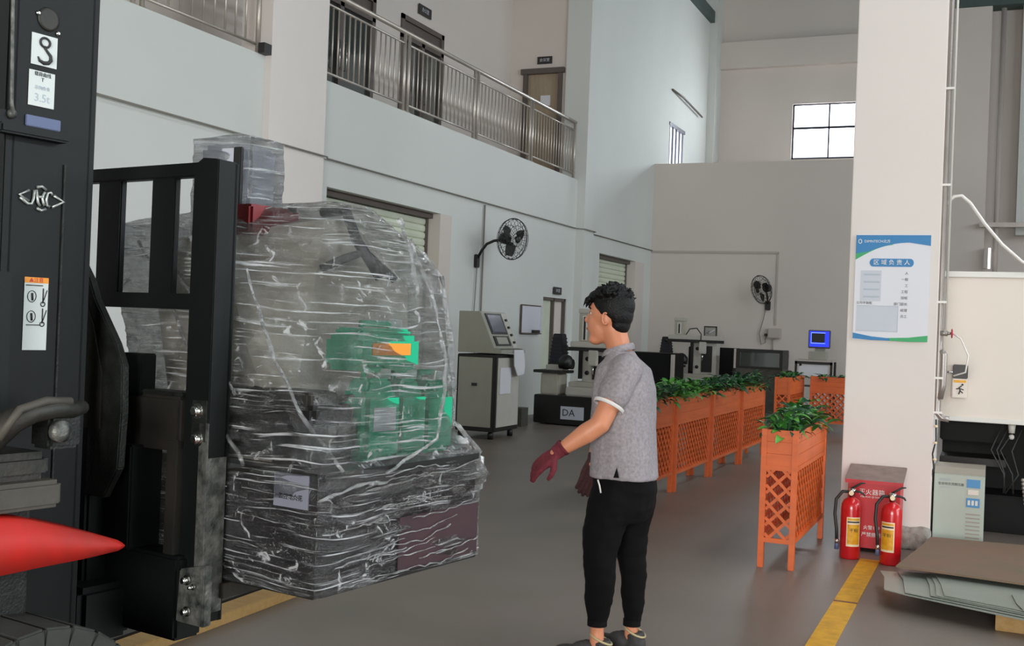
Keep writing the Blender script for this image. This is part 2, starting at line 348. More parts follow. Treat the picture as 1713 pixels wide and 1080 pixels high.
for xx in (3.1, 3.6, 4.1): w.box(xx-.03, xx+.03, -1, 19, 11.3, 11.4)
w.box(WX-.2, WX+.12, 20.1, 29.6, 9.85, 10.15); w.box(-1.3, 12, 29.2, 29.74, 9.79, 11.3)
struct('ceiling', w, 'roof')
w = MB()                                   # right wall with its band of high windows and side gate
w.box(12, 12.25, -10, 1.5, 0, 5.6); w.box(12, 12.25, 6.5, 30, 0, 5.6); w.box(12, 12.25, 1.5, 6.5, 4.2, 5.6); w.box(12, 12.25, -10, 30, 7.6, 11.3); w.box(12, 12.25, -10, -1, 5.6, 7.6); w.box(12, 12.25, 13, 14, 5.6, 7.6); w.box(12, 12.25, 26, 30, 5.6, 7.6)
struct('wall_right', w, 'wall')
w = MB(); w.box(-9, -2, -10.25, -10, 0, 11.3); w.box(5, 12.2, -10.25, -10, 0, 11.3); w.box(-2, 5, -10.25, -10, 5.1, 11.3); struct('wall_front', w, 'wall')
# column with broken plaster foot
cl = MB(); cl.box(-1.02, -.39, 8.55, 9.2, 0, 11.3, .006)
struct('trim_8', cl, 'column')
# yellow line
struct('trim_9', MB().box(-.80, -.67, 1.5, 7.93, 0, .004), 'yellow')
w = MB(); w.box(-.80, -.67, 6.55, 6.575, .004, .006); struct('trim_10', w, 'rust')

# windows
def window(n, pts, fr, glassbox):
    r = thing(f'window_{n}', (0, 0, 0), None, None); r['kind'] = 'structure'
    for b in fr: MB().box(*b).build('window_bar', 'win_frame', r)
    for g in glassbox: MB().box(*g).build('pane', 'glass', r)
yw = 29.82
window(1, None, [(-5.15, -2, yw-.03, yw+.03, 6.23, 6.28), (-5.15, -2, yw-.03, yw+.03, 7.66, 7.7), (-5.15, -5.1, yw-.03, yw+.03, 6.23, 7.7), (-5.15, -2, yw-.03, yw+.03, 7.03, 7.09), (-4.22, -4.18, yw-.03, yw+.03, 6.23, 7.7), (-3.24, -3.2, yw-.03, yw+.03, 6.23, 7.7)],
       [(a, b, yw, yw+.01, c, d) for a, b in ((-5.1, -4.22), (-4.18, -3.24), (-3.2, -2.0)) for c, d in ((6.28, 7.03), (7.09, 7.66))])
r = thing('window_2', (0, 0, 0), None, None); r['kind'] = 'structure'
MB().box(WX-.1, WX-.09, 25.55, 26.85, 4.8, 6.52).build('pane', 'glass', r)
MB().box(WX-.06, WX+.02, 25.5, 26.9, 6.46, 6.54).build('window_bar', 'win_frame', r)
for i in range(5): yb = 25.6+i*.3; MB().box(WX-.04, WX, yb-.02, yb+.02, 4.8, 6.5).build('window_bar', 'win_frame', r)

# roller shutters
def shutter(n, y0, y1, ztop, x):
    r = thing(f'door_{n}', (0, 0, 0), None, None); r['kind'] = 'structure'
    base = MB(); base.prism([(x, y0, 0), (x+.0, y0, .1), (x+.022, y0, .088), (x+.03, y0, .05), (x+.022, y0, .012)], (0, y1-y0, 0))
    me = bpy.data.meshes.new('slat'); bmesh.ops.recalc_face_normals(base.bm, faces=base.bm.faces); base.bm.to_mesh(me); base.bm.free(); me.materials.append(M['shutter'])
    z = 0
    while z < ztop-.02:
        link('slat', me, r, loc=(0, 0, z)); z += .1
    MB().box(x-.02, x+.05, y0-.0, y0+.05, 0, ztop).build('guide_rail', 'dark_frame', r)
    MB().box(x-.02, x+.05, y1-.05, y1, 0, ztop).build('guide_rail', 'dark_frame', r)
    MB().box(x-.02, x+.12, y0, y1, ztop-.07, ztop).build('shutter_box', 'dark_frame', r)
    return r
shutter(1, 11.03, 13.95, 3.07, WX-.24)
struct('trim_11', MB().box(WX-.24, WX-.001, 13.95, 14.3, 0, 3.07), 'wall_end')
shutter(2, 20.84, 23.24, 3.04, WX-.24)
struct('trim_12', MB().box(WX-.24, WX-.001, 23.24, 23.9, 0, 3.04), 'wall_end')
# small tall glass door on the ground floor
r = thing('door_3', (0, 0, 0), None, None); r['kind'] = 'structure'
for a, b in ((17.95, 18.0), (18.5, 18.55), (19.05, 19.1)): MB().box(WX-.15, WX-.02, a, b, 0, 2.05).build('door_frame', 'dark_frame', r)
MB().box(WX-.15, WX-.02, 17.95, 19.1, 2.0, 2.05).build('door_frame', 'dark_frame', r)
MB().box(WX-.1, WX-.08, 18.0, 18.5, 0, 2.0).build('curtain_panel', 'shutter', r); MB().box(WX-.1, WX-.08, 18.55, 19.05, 0, 2.0).build('door_leaf', 'wall_end', r)
# gallery doors
def gdoor(n, y0, y1):
    r = thing(f'door_{n}', (0, 0, 0), None, None); r['kind'] = 'structure'; x = -8.82
    ym = (y0+y1)/2
    for a, b, c, d in ((y0, y0+.09, 4.3, 6.4), (y1-.09, y1, 4.3, 6.4), (ym-.05, ym+.05, 4.3, 6.1)): MB().box(x-.05, x+.05, a, b, c, d).build('door_frame', 'dark_frame', r)
    MB().box(x-.05, x+.05, y0, y1, 6.32, 6.4).build('door_frame', 'dark_frame', r); MB().box(x-.05, x+.05, y0, y1, 6.02, 6.1).build('door_frame', 'dark_frame', r)
    for a, b in ((y0+.09, ym-.05), (ym+.05, y1-.09)):
        MB().box(x-.02, x, a, b, 4.3, 6.02).build('pane', 'door_glass', r)
    MB().box(x-.02, x+.01, y0+.09, y1-.09, 6.1, 6.32).build('transom', 'dark_frame', r)
    for s in (-.09, .09): MB().tube([(x+.05, ym+s, 5.1), (x+.09, ym+s, 5.12), (x+.09, ym+s, 5.5), (x+.05, ym+s, 5.52)], .012, 6).build('handle', 'chrome', r)
gdoor(4, 12.55, 14.4); gdoor(5, 15.2, 16.65)
r = thing('door_6', (0, 0, 0), None, None); r['kind'] = 'structure'
MB().box(-8.42, -7.78, 19.52, 19.57, 4.3, 6.36).build('door_leaf', 'door_wood', r)
for b in ((-8.5, -8.42, 19.44, 19.6, 4.3, 6.44), (-7.78, -7.70, 19.44, 19.6, 4.3, 6.44), (-8.55, -7.66, 19.42, 19.6, 6.36, 6.46)): MB().box(*b).build('door_frame', 'dark_frame', r)
MB().box(-8.15, -7.95, 19.505, 19.52, 5.75, 5.95).build('notice', 'paper', r)

# railings
def railing(y0, y1, posts, label, nb):
    r = thing('railing', (WX-.08, y0, 4.31), label, 'railing'); L = y1-y0
    MB().cyl((0, 0, 1.08), (0, L, 1.08), .032, seg=10).build('handrail', 'steel', r)
    edges = [0]+[p-y0 for p in posts]+[L]
    base = MB().cyl((0, 0, .12), (0, 0, .93), .011, seg=6); me = bpy.data.meshes.new('baluster'); base.bm.to_mesh(me); base.bm.free(); me.materials.append(M['steel'])
    for a, b in zip(edges, edges[1:]):
        a += .07; b -= .07
        MB().cyl((0, a, .93), (0, b, .93), .016, seg=8).build('upper_rail', 'steel', r)
        MB().cyl((0, a, .12), (0, b, .12), .016, seg=8).build('lower_rail', 'steel', r)
        n = max(2, round((b-a)/nb))
        for i in range(1, n): link('baluster', me, r, loc=(0, a+(b-a)*i/n, 0))
    for e in edges:
        for s in ((-.06, .06) if 0 < e < L else ((.03,) if e == 0 else (-.03,))):
            pst = MB().cyl((0, e+s, 0), (0, e+s, 1.06), .024, seg=10).build('post', 'steel', r)
            MB().lathe([(.045, 0), (.045, .02), (.026, .035)], (0, e+s, 0), 12).build('post_base', 'steel', pst)
railing(10.83, 19.44, [12.95, 15.12, 17.3], 'long stainless steel railing with four panels above the parapet', .125)
railing(5.2, 9.74, [7.9], 'stainless steel railing at top left before the white pilaster', .17)
MB().box(-7.30, -7.22, 9.62, 9.75, 4.31, 4.42).build('bracket_block', 'sign', label='small dark block at the foot of the left railing beside pilaster', cat='bracket')
MB().box(-7.36, -7.26, 19.46, 19.60, 4.28, 4.36).build('bracket_block', 'sign', label='small dark block where the long railing ends at the corner column', cat='bracket')

# signs above doors
def sign(c, x, up, w, h, txt, label):
    r = thing('door_sign', c, label, 'sign'); n = Vector(x).cross(Vector(up))
    b = MB(); X = Vector(x).normalized(); U = Vector(up)
    P = [X*(-w/2)+U*(-h/2), X*(w/2)+U*(-h/2), X*(w/2)+U*(h/2), X*(-w/2)+U*(h/2)]
    b.prism(P, n*.02).build('plate', 'sign', r); text('lettering', txt, h*.5, 'poster_grey', r, frame(n*.022, X, U))
sign((-8.78, 15.93, 6.62), (0, 1, 0), (0, 0, 1), .42, .16, '办公室', 'small dark plate on gallery wall above second glass door')
sign((-8.08, 19.49, 6.62), (1, 0, 0), (0, 0, 1), .3, .14, '会议室', 'small dark plate above the tan door at the gallery end')
sign((-7.28, 18.55, 2.18), (0, 1, 0), (0, 0, 1), .36, .13, '办公室', 'small dark plate above the narrow ground floor door')
# whiteboard
r = thing('whiteboard', (WX+.03, 16.95, 1.41), 'white board with thin dark frame on the wall left of narrow door', 'whiteboard')
MB().box(-.02, 0, 0, .83, 0, .46).build('board', 'board_white', r)
MB().box(-.02, .01, -.02, 0, -.01, .47).build('frame_bar', 'dark_frame', r); MB().box(-.02, .01, .83, .85, -.01, .47).build('frame_bar', 'poster_grey', r)
MB().box(-.02, .01, 0, .83, .455, .475).build('frame_bar', 'dark_frame', r); MB().box(-.02, .03, 0, .83, -.02, 0).build('pen_tray', 'dark_frame', r)
MB().box(0, .05, .45, .72, 0, .05, .006).build('board_eraser', 'sign', loc=(WX+.03, 16.95, 1.41), label='black eraser on the tray of the whiteboard', cat='eraser')
# wall rod by the small window
MB().tube([(-7.28, 25.6, 7.32), (-7.2, 26.3, 7.27), (-7.2, 28.2, 7.15)], .025, 6).build('wall_rod', 'dark_frame', label='thin dark rod on the high left wall above the barred window', cat='rod')

# wall fans
def fan(loc, rz, tilt, label, R=.36):
    r = thing('wall_fan', loc, label, 'fan', rz, 'black wall fans')
    # local: wall at x=0, arm reaches +x; head at h, axis turned by tilt
    h = Vector((.56, .0, .30))
    MB().box(0, .05, -.06, .06, -.14, .06, .01).build('wall_bracket', 'wire', r)
    MB().tube([(.03, 0, 0), (.10, 0, .12), (.18, 0, .22), (.30, 0, .27), (.48, 0, .29)], .022, 8).build('arm', 'wire', r)
    tq = Vector(tilt).normalized().to_track_quat('Z', 'Y').to_matrix().to_4x4(); mx = Matrix.Translation(h) @ Matrix.Rotation(-rz, 4, 'Z') @ tq
    MB().lathe([(.05, -.17), (.085, -.15), (.09, -.05), (.06, -.02)], seg=16, mx=mx).build('motor', 'wire', r)
    c = MB()
    def P(rad, ang, zz): return mx @ Vector((rad*math.cos(ang), rad*math.sin(ang), zz))
    for rad, zz in ((R, .06), (R*.96, .02), (R*.96, .10), (R*.66, .14), (R*.33, .16), (R*.66, -.02)):
        c.tube([P(rad, 2*PI*k/32, zz) for k in range(32)], .008 if rad == R else .004, 5, True)
    for k in range(24):
        a = 2*PI*k/24; c.tube([P(.04, a, .17), P(R*.6, a, .15), P(R*.96, a, .10), P(R, a, .06), P(R*.96, a, .02), P(R*.5, a, -.03), P(.07, a, -.04)], .003, 4)
    c.build('cage', 'wire', r); MB().lathe([(.05, .16), (.05, .18), (.02, .185)], seg=14, mx=mx).build('centre_cap', 'wire', r)
    for k in range(3):
        a = 2*PI*k/3+.4; b = MB(); pts = []
        for i in range(7):
            q = .05+i*(R*.85-.05)/6; wd = .035+.07*math.sin(PI*min(1, i/6*.8+.1)); pts.append((q, wd))
        top = [P(q, a+wd/q*.9 if q > .1 else a+.3, .07) for q, wd in pts]; bot = [P(q, a-wd/q*.9 if q > .1 else a-.3, .03) for q, wd in pts]
        b.prism(top+bot[::-1], (mx.to_3x3() @ Vector((0, 0, .004)))); b.build('blade', 'wire', r)
fan((WX, 15.15, 2.52), 0, (.94, -.34, -.1), 'black wall fan on a bent arm high on left wall above the control cabinet', .31)
fan((-4.60, 24.41, 2.22), -PI/2, (-.62, -.75, -.25), 'black wall fan on the far block wall left of the trunking', .31)
# electrical box below the far fan
r = thing('socket_box', (-4.56, 24.36, 1.47), 'small grey electrical box with cables on far block wall', 'box')
MB().box(0, .28, -.1, .04, 0, .22, .01).build('housing', 'trunk', r); MB().box(.02, .26, -.11, -.1, .02, .2).build('cover', 'trunk', r)
MB().tube([(.12, 0, 0), (.12, 0, -.4)], .02, 6).build('conduit', 'trunk', r)
MB().tube([(-.06, .02, .75), (-.12, .0, .4), (-.2, 0, .1), (-.15, 0, -.15), (-.06, 0, -.1), (-.05, 0, .08)], .01, 5).build('cable', 'seam', r)
MB().box(-.08, -.02, -.04, .02, .04, .1).build('plug', 'sign', r)

# ================================================================== forklift (own frame: x ahead, y left, z up)
A0 = Vector((-1.86, 2.828, 0)); RF = math.radians(90-9)
fk = thing('forklift', A0, 'black mast forklift at left edge with red fender and load backrest', 'forklift', RF)
def fb(name, m, u0, u1, v0, v1, z0, z1, bev=.004, **k): return MB().box(u0, u1, v0, v1, z0, z1, bev).build(name, m, fk, **k)
# mast
fb('mast_rail', 'black', -.60, -.33, .70, .735, 0.12, 3.1); fb('mast_rail', 'black', -.60, -.33, 1.30, 1.335, .12, 3.1)
fb('rail_flange', 'black', -.62, -.585, .70, .82, .12, 3.1); fb('rail_flange', 'black', -.345, -.315, .70, .83, .3, 3.1)
fb('rail_flange', 'black', -.345, -.315, 1.2, 1.335, .3, 3.1)
fb('inner_rail', 'black_worn', -.50, -.28, .83, .86, .3, 3.0); fb('inner_rail', 'black_worn', -.50, -.28, 1.18, 1.21, .3, 3.0)
fb('cross_member', 'black', -.60, -.52, .72, 1.32, 2.35, 2.6, .01); fb('cross_member', 'black', -.60, -.5, .72, 1.32, .5, .75, .01)
for v in (.90, 1.12): MB().cyl((-.42, v, .3), (-.42, v, 2.7), .035, seg=14).build('lift_cylinder', 'greasy', fk)
for v in (.97, 1.05): MB().tube([(-.36, v, .8), (-.36, v, 2.8)], .012, 6).build('chain', 'black_worn', fk)
MB().tube([(-.625, .69, 3.0), (-.618, .69, 2.4), (-.612, .685, 2.09), (-.60, .685, 2.05)], .006, 6).build('hydraulic_pipe', 'scuffed', fk)
MB().ball((-.61, .685, 2.06), .014).build('pipe_fitting', 'scuffed', fk)
# hole with roller
b = MB(); b.lathe([(.036, 0), (.036, .004), (.028, .006)], seg=20, mx=frame((-.495, .70, 2.365), (1, 0, 0), (0, 0, 1))); b.build('mast_roller', 'greasy', fk)
for u, z in ((-.53, 2.375), (-.462, 2.33)):
    MB().lathe([(.008, 0), (.008, .004), (.003, .008)], seg=10, mx=frame((u, .70, z), (1, 0, 0), (0, 0, 1))).build('rivet', 'chrome', fk)
fb('mast_bracket', 'black', -.66, -.435, .655, .705, 2.0, 2.03, .006); fb('mast_bracket', 'black', -.66, -.445, .69, .705, 2.03, 2.07, .003)
fb('reflector_strip', 'blue_sticker', -.565, -.45, .683, .69, 2.035, 2.068, .002)
fb('rail_edge', 'black_worn', -.425, -.418, .694, .70, .9, 1.94, .001)
# stickers
def plate(name, m, u0, u1, z0, z1, v=.699, th=.002, sk=0): 
    return MB().prism([(u0, v, z0), (u1, v, z0+sk), (u1, v, z1+sk), (u0, v, z1)], (0, -th, 0)).build(name, m, fk)
plate('hook_sticker', 'sticker', -.548, -.463, 2.222, 2.315); plate('rating_label', 'sticker', -.552, -.467, 2.10, 2.205)
b = MB(); pts = []
for k in range(14): a = math.radians(-70+k*24); pts.append((-.505+.016*math.cos(a), .6955, 2.292+.014*math.sin(a)))
b.tube(pts[:15], .0038, 6, True)
b.tube([(-.507, .6955, 2.278), (-.498, .6955, 2.268), (-.486, .6955, 2.256), (-.484, .6955, 2.243), (-.492, .6955, 2.234), (-.507, .6955, 2.231), (-.522, .6955, 2.236), (-.527, .6955, 2.247)], [.004, .004, .005, .006, .006, .006, .0045, .002], 6)
b.build('hook_symbol', 'dark_print', fk)
FXm = lambda u, z, v=.6965: frame((u, v, z), (1, 0, 0), (0, 0, 1))
text('label_print', '载荷曲线', .014, 'dark_print', fk, FXm(-.508, 2.195)); text('label_print', 'T', .016, 'dark_print', fk, FXm(-.508, 2.18))
text('label_print', '吊钩作业', .013, 'poster_line', fk, FXm(-.508, 2.155)); text('label_print', '3.5t', .034, 'poster_line', fk, FXm(-.508, 2.125))
# HC diamond badge
b = MB(); bu, bz = -.497, 1.828
def bar(pts, w=.0045): b.tube([(bu+x, .695, bz+z) for x, z in pts], w, 6)
bar([(-.042, .020), (-.072, .004), (-.042, -.012)]); bar([(-.070, -.004), (-.045, -.02), (-.032, -.02), (-.026, -.004), (-.024, .022)])
bar([(-.018, .024), (-.012, -.012), (-.004, -.022)]); bar([(.010, .020), (.002, .004), (.006, -.012), (.010, -.020)]); bar([(-.014, .004), (.008, .004)])
bar([(-.016, .032), (0, .036), (.014, .027)]); bar([(-.014, -.030), (0, -.036), (.016, -.030)])
bar([(.036, .014), (.030, .022), (.020, .018), (.016, 0), (.018, -.018), (.028, -.022)]); bar([(.040, .014), (.076, -.002), (.036, -.022)])
b.build('maker_badge', 'badge', fk)
# warning label (machine-readable square left out)
plate('warning_label', 'sticker', -.540, -.461, 1.375, 1.590); plate('warning_header', 'sticker_orange', -.540, -.461, 1.575, 1.592, .6972, .0008)
text('label_print', '▲注意', .016, 'red_print', fk, FXm(-.502, 1.583, .6960), .0003)
b = MB()
for zc in (1.535, 1.475):
    b.tube([(-.515+.014*math.cos(a), .696, zc+.017*math.sin(a)) for a in [2*PI*k/14 for k in range(14)]], .0012, 4, True)
    b.tube([(-.478, .696, zc+.025), (-.478, .696, zc-.02)], .0018, 4); b.tube([(-.465, .696, zc+.02), (-.476, .696, zc-.012)], .0014, 4)
    b.tube([(-.478+.007*math.cos(a), .696, zc-.022+.007*math.sin(a)) for a in [2*PI*k/10 for k in range(10)]], .0016, 4, True)
    b.tube([(-.515, .696, zc+.01), (-.513, .696, zc-.012)], .0035, 4)
b.tube([(-.535, .696, 1.568), (-.48, .696, 1.568)], .0016, 4); b.tube([(-.53, .696, 1.45), (-.485, .696, 1.45)], .0016, 4)
b.build('pictogram', 'dark_print', fk)
# carriage and load backrest
up = MB(); up.prism([(-.10, .385, .53), (-.10, .49, .53), (-.10, .49, 1.955), (-.10, .475, 1.985), (-.10, .45, 1.998), (-.10, .385, 1.992)], (.022, 0, 0), .002); up.box(-.10, -.018, .378, .392, .53, 1.990, .003); up.box(-.03, -.015, .378, .47, .53, 1.985)
up.build('backrest_upright', 'black', fk)
fb('backrest_upright', 'black', -.10, -.02, 1.46, 1.56, .53, 1.99)
fb('upper_bar', 'black', -.075, -.035, .485, 1.50, 1.944, 1.99)
fb('middle_bar', 'black', -.08, -.035, .485, 1.50, 1.515, 1.566)
for v0, v1 in ((.612, .728), (.884, 1.006), (1.16, 1.28)): fb('backrest_slat', 'black', -.07, -.045, v0, v1, 1.55, 1.95)
fb('fork_bar', 'brownsteel', -.12, -.05, .49, 1.5, 1.06, 1.235, .01); fb('fork_bar_lip', 'black_worn', -.115, -.04, .49, .72, 1.235, 1.25)
fb('fork_bar', 'black', -.14, -.03, .45, 1.5, .47, .735, .01)
fb('carriage_plate', 'black', -.16, -.03, .665, .93, .73, 1.07, .006); fb('carriage_plate', 'brownsteel', -.125, -.04, .49, .54, .6, 1.10)
fb('carriage_plate', 'black', -.22, -.06, .80, 1.1, .48, 1.25, .01)
fb('fork_shank', 'black', -.07, -.02, .40, .50, .60, 1.22)
for v0 in (.36, 1.2): MB().prism([(-.03, v0, .60), (.95, v0, .625), (.98, v0, .635), (.95, v0, .645), (-.03, v0, .648)], (0, .12, 0), .002).build('fork', 'greasy', fk)
hp = MB(); hp.prism([(-.135, .33, .535), (-.135, .455, .535), (-.135, .445, .70), (-.135, .33, .725)], (.035, 0, 0), .004); hp.build('hook_plate', 'scuffed', fk)
fb('scuffed_strip', 'scuffed', -.104, -.098, .375, .415, .70, 1.16, .001); fb('scuffed_strip', 'scuffed', -.10, -.02, .3765, .380, .56, 1.05, .001)
def bolt(u, v, z, r=.018): 
    q = frame((u, v, z), (0, -1, 0), (0, 0, 1)); mb = MB(); mb.lathe([(r*1.35, 0), (r*1.35, .004)], seg=18, mx=q); mb.lathe([(r, .004), (r, .018), (r*.7, .022)], seg=6, mx=q); mb.build('bolt', 'chrome', fk)
bolt(-.102, .425, 1.196); bolt(-.102, .42, 1.108); bolt(-.137, .405, .672, .012); bolt(-.137, .40, .575, .012); bolt(-.137, .375, .655, .007)
b = MB(); b.box(-.104, -.100, .385, .45, 1.10, 1.23); b.build('bolt_pad', 'black_worn', fk)
# curved guard plate by the mast
gp = [(.97, 1.675), (.94, 1.672), (.875, 1.655), (.83, 1.60), (.80, 1.54), (.69, 1.40), (.652, 1.33), (.645, 1.18), (.655, 1.0), (.72, .9), (.97, .9)]
MB().prism([(-.22, v, z) for v, z in gp], (.03, 0, 0), .004).build('guard_plate', 'black_worn', fk)
MB().prism([(-.225, v, z) for v, z in [(.94, 1.60), (.88, 1.60), (.80, 1.46), (.745, 1.30), (.745, 1.12), (.94, 1.12)]], (.004, 0, 0)).build('guard_face', 'greasy', fk)
fb('stop_block', 'black', -.12, -.06, .68, .80, 1.23, 1.365)
fb('carriage_bracket', 'black', -.3, -.1, .70, 1.0, .44, .62, .02)
# tilt arm, hose, castings, fender, tyre behind the mast
MB().tube([(-.83, .42, 1.13), (-.80, .40, 1.17), (-.77, .37, 1.205), (-.72, .36, 1.225), (-.66, .35, 1.232), (-.60, .36, 1.225), (-.53, .42, 1.225), (-.48, .5, 1.22)], [.045, .04, .034, .03, .026, .022, .02, .016], 10).build('hydraulic_hose', 'greasy', fk)
MB().tube([(-.82, .36, 1.16), (-.77, .345, 1.235), (-.70, .34, 1.255), (-.62, .345, 1.25)], .012, 8).build('steel_strap', 'grey_cast', fk)
fb('pin_block', 'black_worn', -.67, -.57, .36, .45, 1.12, 1.22, .01)
MB().lathe([(.03, 0), (.03, .02), (.012, .026)], seg=14, mx=frame((-.645, .36, 1.17), (1, 0, 0), (0, 0, 1))).build('pin', 'scuffed', fk)
fb('chassis_casting', 'grey_cast', -1.3, -.615, .37, .75, .96, 1.035, .012); fb('chassis_casting', 'greasy', -1.3, -.63, .40, .75, 1.035, 1.11, .02)
fb('chassis', 'black_worn', -1.6, -.64, .46, 1.5, .25, 1.02, .02); fb('chassis', 'black', -1.3, -.62, .62, .8, 1.0, 1.6, .01)
fb('axle_beam', 'black_worn', -.95, -.5, .5, 1.5, .3, .5, .02)
fd = MB(); prof = [(-.428, .838, .824), (-.445, .848, .818), (-.50, .866, .815), (-.56, .886, .812), (-.64, .912, .811), (-.708, .934, .81), (-.76, .944, .808), (-.82, .950, .807), (-1.1, .955, .80), (-1.6, .95, .79)]
ring = []
for u, zt, zb in prof:
    wv = .0 if u > -.43 else .0
    ring.append([(u, .345, zb), (u, .338, (zb+zt)/2), (u, .352, zt), (u, .60, zt+.012), (u, .60, zb+.01)])
fd.loft(ring).build('fender', 'red', fk, label='glossy red fender over the front wheel')
ty = MB(); R0 = .34
q = frame((-.73, .26, .325), (1, 0, 0), (0, 0, 1))
ty.lathe([(.19, -.26), (.30, -.265), (.33, -.245), (R0, -.22), (R0, -.04), (.33, -.015), (.30, 0), (.24, .004), (.19, -.01)], seg=48, mx=q); tyo = ty.build('tyre', 'rubber', fk)
lug = MB()
for k in range(26):
    a = 2*PI*k/26; mx = q @ Matrix.Rotation(a, 4, 'Z'); lug.box(.285, R0+.004, -.040, .040, -.255, .004, .006, mx)
lug.build('tread_lugs', 'rubber', tyo, kind='stuff')
MB().lathe([(.19, -.08), (.17, -.09), (.08, -.05), (.06, -.03)], seg=24, mx=q).build('wheel_hub', 'red', tyo)

# ================================================================== wrapped load (frame of the forklift)
def lthing(name, label, cat, u, v, z, group=None):
    o = thing(name, A0+Vector((math.sin(math.radians(9))*u-math.cos(math.radians(9))*v, math.cos(math.radians(9))*u+math.sin(math.radians(9))*v, z)), label, cat, RF, group); return o
wm = lthing('wrapped_machine', 'small drilling machine on a dark violet cabinet inside clear film', 'machine', 0, 0, .65)
c = MB(); c.box(.01, .86, .01, .78, 0, .375, .006); c.build('cabinet', 'crate', wm)
c = MB(); c.box(.0, .012, .01, .78, .0, .02); c.box(.0, .012, .01, .78, .355, .38); c.box(.0, .012, .005, .03, 0, .38); c.box(.03, .86, 0, .012, .355, .38); c.box(.03, .86, 0, .012, 0, .02); c.build('cabinet_edge', 'cab_black', wm)
MB().box(-.004, 0.0, .035, .18, .268, .372).build('data_plate', 'plate_grey', wm)
text('plate_print', '数控电火花', .02, 'dark_print', wm, frame((-.006, .107, .30), (0, -1, 0), (0, 0, 1)))
MB().box(.40, .86, -.004, 0, .02, .2).build('side_panel', 'side_dark', wm)
MB().box(.05, .80, .24, .74, .38, .44, .01).build('bed', 'beige', wm)
MB().box(.15, .72, .26, .70, .44, .52, .01).build('table', 'beige_light', wm)
SH = [(.12, .26, .40), (.76, .26, .40), (.76, .72, .40), (.08, .74, .40), (.09, .42, .75), (.30, .28, .70), (.74, .27, .98), (.58, .28, 1.09), (.50, .34, 1.20), (.37, .35, 1.20), (.5, .68, 1.22), (.15, .64, 1.13), (.09, .90, 1.10), (.09, .88, .92), (.42, .93, 1.10), (.50, .90, .92)]
b = MB(); bb = bmesh.new(); vs = [bb.verts.new(p) for p in SH]; bmesh.ops.convex_hull(bb, input=vs); b._merge(bb)
b.build('padded_body', 'padding', wm, label='grey beige bulky body of the machine')
MB().box(.04, .24, .07, .5, .385, .58, .015).build('motor_block', 'cab_black', wm); MB().box(.10, .24, .06, .12, .44, .52, .006).build('steel_block', 'scuffed', wm)
MB().box(.16, .40, .50, .70, 1.13, 1.235, .01).build('maroon_cap', 'maroon', wm)
MB().box(.40, .60, .82, 1.04, .9, 1.50, .02).build('upright_post', 'poster_grey', wm)
MB().box(.385, .40, .80, .84, 1.20, 1.48, .003).build('dark_block', 'cab_black', wm)
MB().tube([(.45, .44, 1.235), (.45, .33, 1.235), (.42, .25, 1.13), (.46, .17, 1.00)], .019, 8).build('lever', 'cab_black', wm)
MB().tube([(.30, .30, 1.02), (.36, .25, 1.06), (.44, .23, 1.09), (.55, .18, 1.00)], .016, 8).build('lever', 'cab_black', wm)
MB().tube([(.40, .60, 1.10), (.38, .54, 1.18), (.36, .50, 1.25)], .016, 8).build('lever', 'cab_black', wm)
MB().box(.05, .2, .1, .5, .5, .62, .01).build('vice', 'greasy', wm)
MB().tube([(.05, .5, .55), (.02, .3, .62), (.1, .2, .58), (.3, .1, .6)], .012, 8).build('coolant_hose', 'cab_black', wm)
def can(u, v, z, du, dv, h, label, lab=None, rz=0):
    o = lthing('jerry_can', label, 'jerry can', u, v, z, 'green plastic jerry cans')
    b = MB(); b.box(-du/2, du/2, -dv/2, dv/2, 0, h*.8, .02); b.prism([(-du/2+.02, -dv/2+.02, h*.78), (du/2-.02, -dv/2+.02, h*.78), (du/2-.04, -dv/2+.02, h*.95), (-du/2+.04, -dv/2+.02, h*.95)], (0, dv-.04, 0), .01); cb = b.build('body', 'green_can', o)
    MB().tube([(-du*.2, 0, h*.93), (-du*.2, 0, h*1.05), (du*.22, 0, h*1.05), (du*.25, 0, h*.93)], .012, 8).build('handle', 'green_can', o)
    MB().lathe([(.028, 0), (.028, .03), (.024, .034)], (du*.32, 0, h*.94), 16).build('cap', 'grey_cap', cb)
    if lab: MB().box(-du*.3, du*.3, -dv/2-.003, -dv/2, h*.35, h*.62).build('paper_label', lab, cb)
    return o
can(.345, .10, 1.04, .19, .13, .285, 'green jerry can standing at the front of the cabinet in film', 'paper')
can(.705, .145, 1.04, .18, .15, .27, 'green jerry can at the right rear corner inside the film')
can(.43, .165, 1.335, .34, .16, .15, 'wide green jerry can lying above the two others in the film', 'sticker_orange')
can(.53, .125, 1.04, .165, .14, .28, 'green jerry can between the front one and the right rear one')

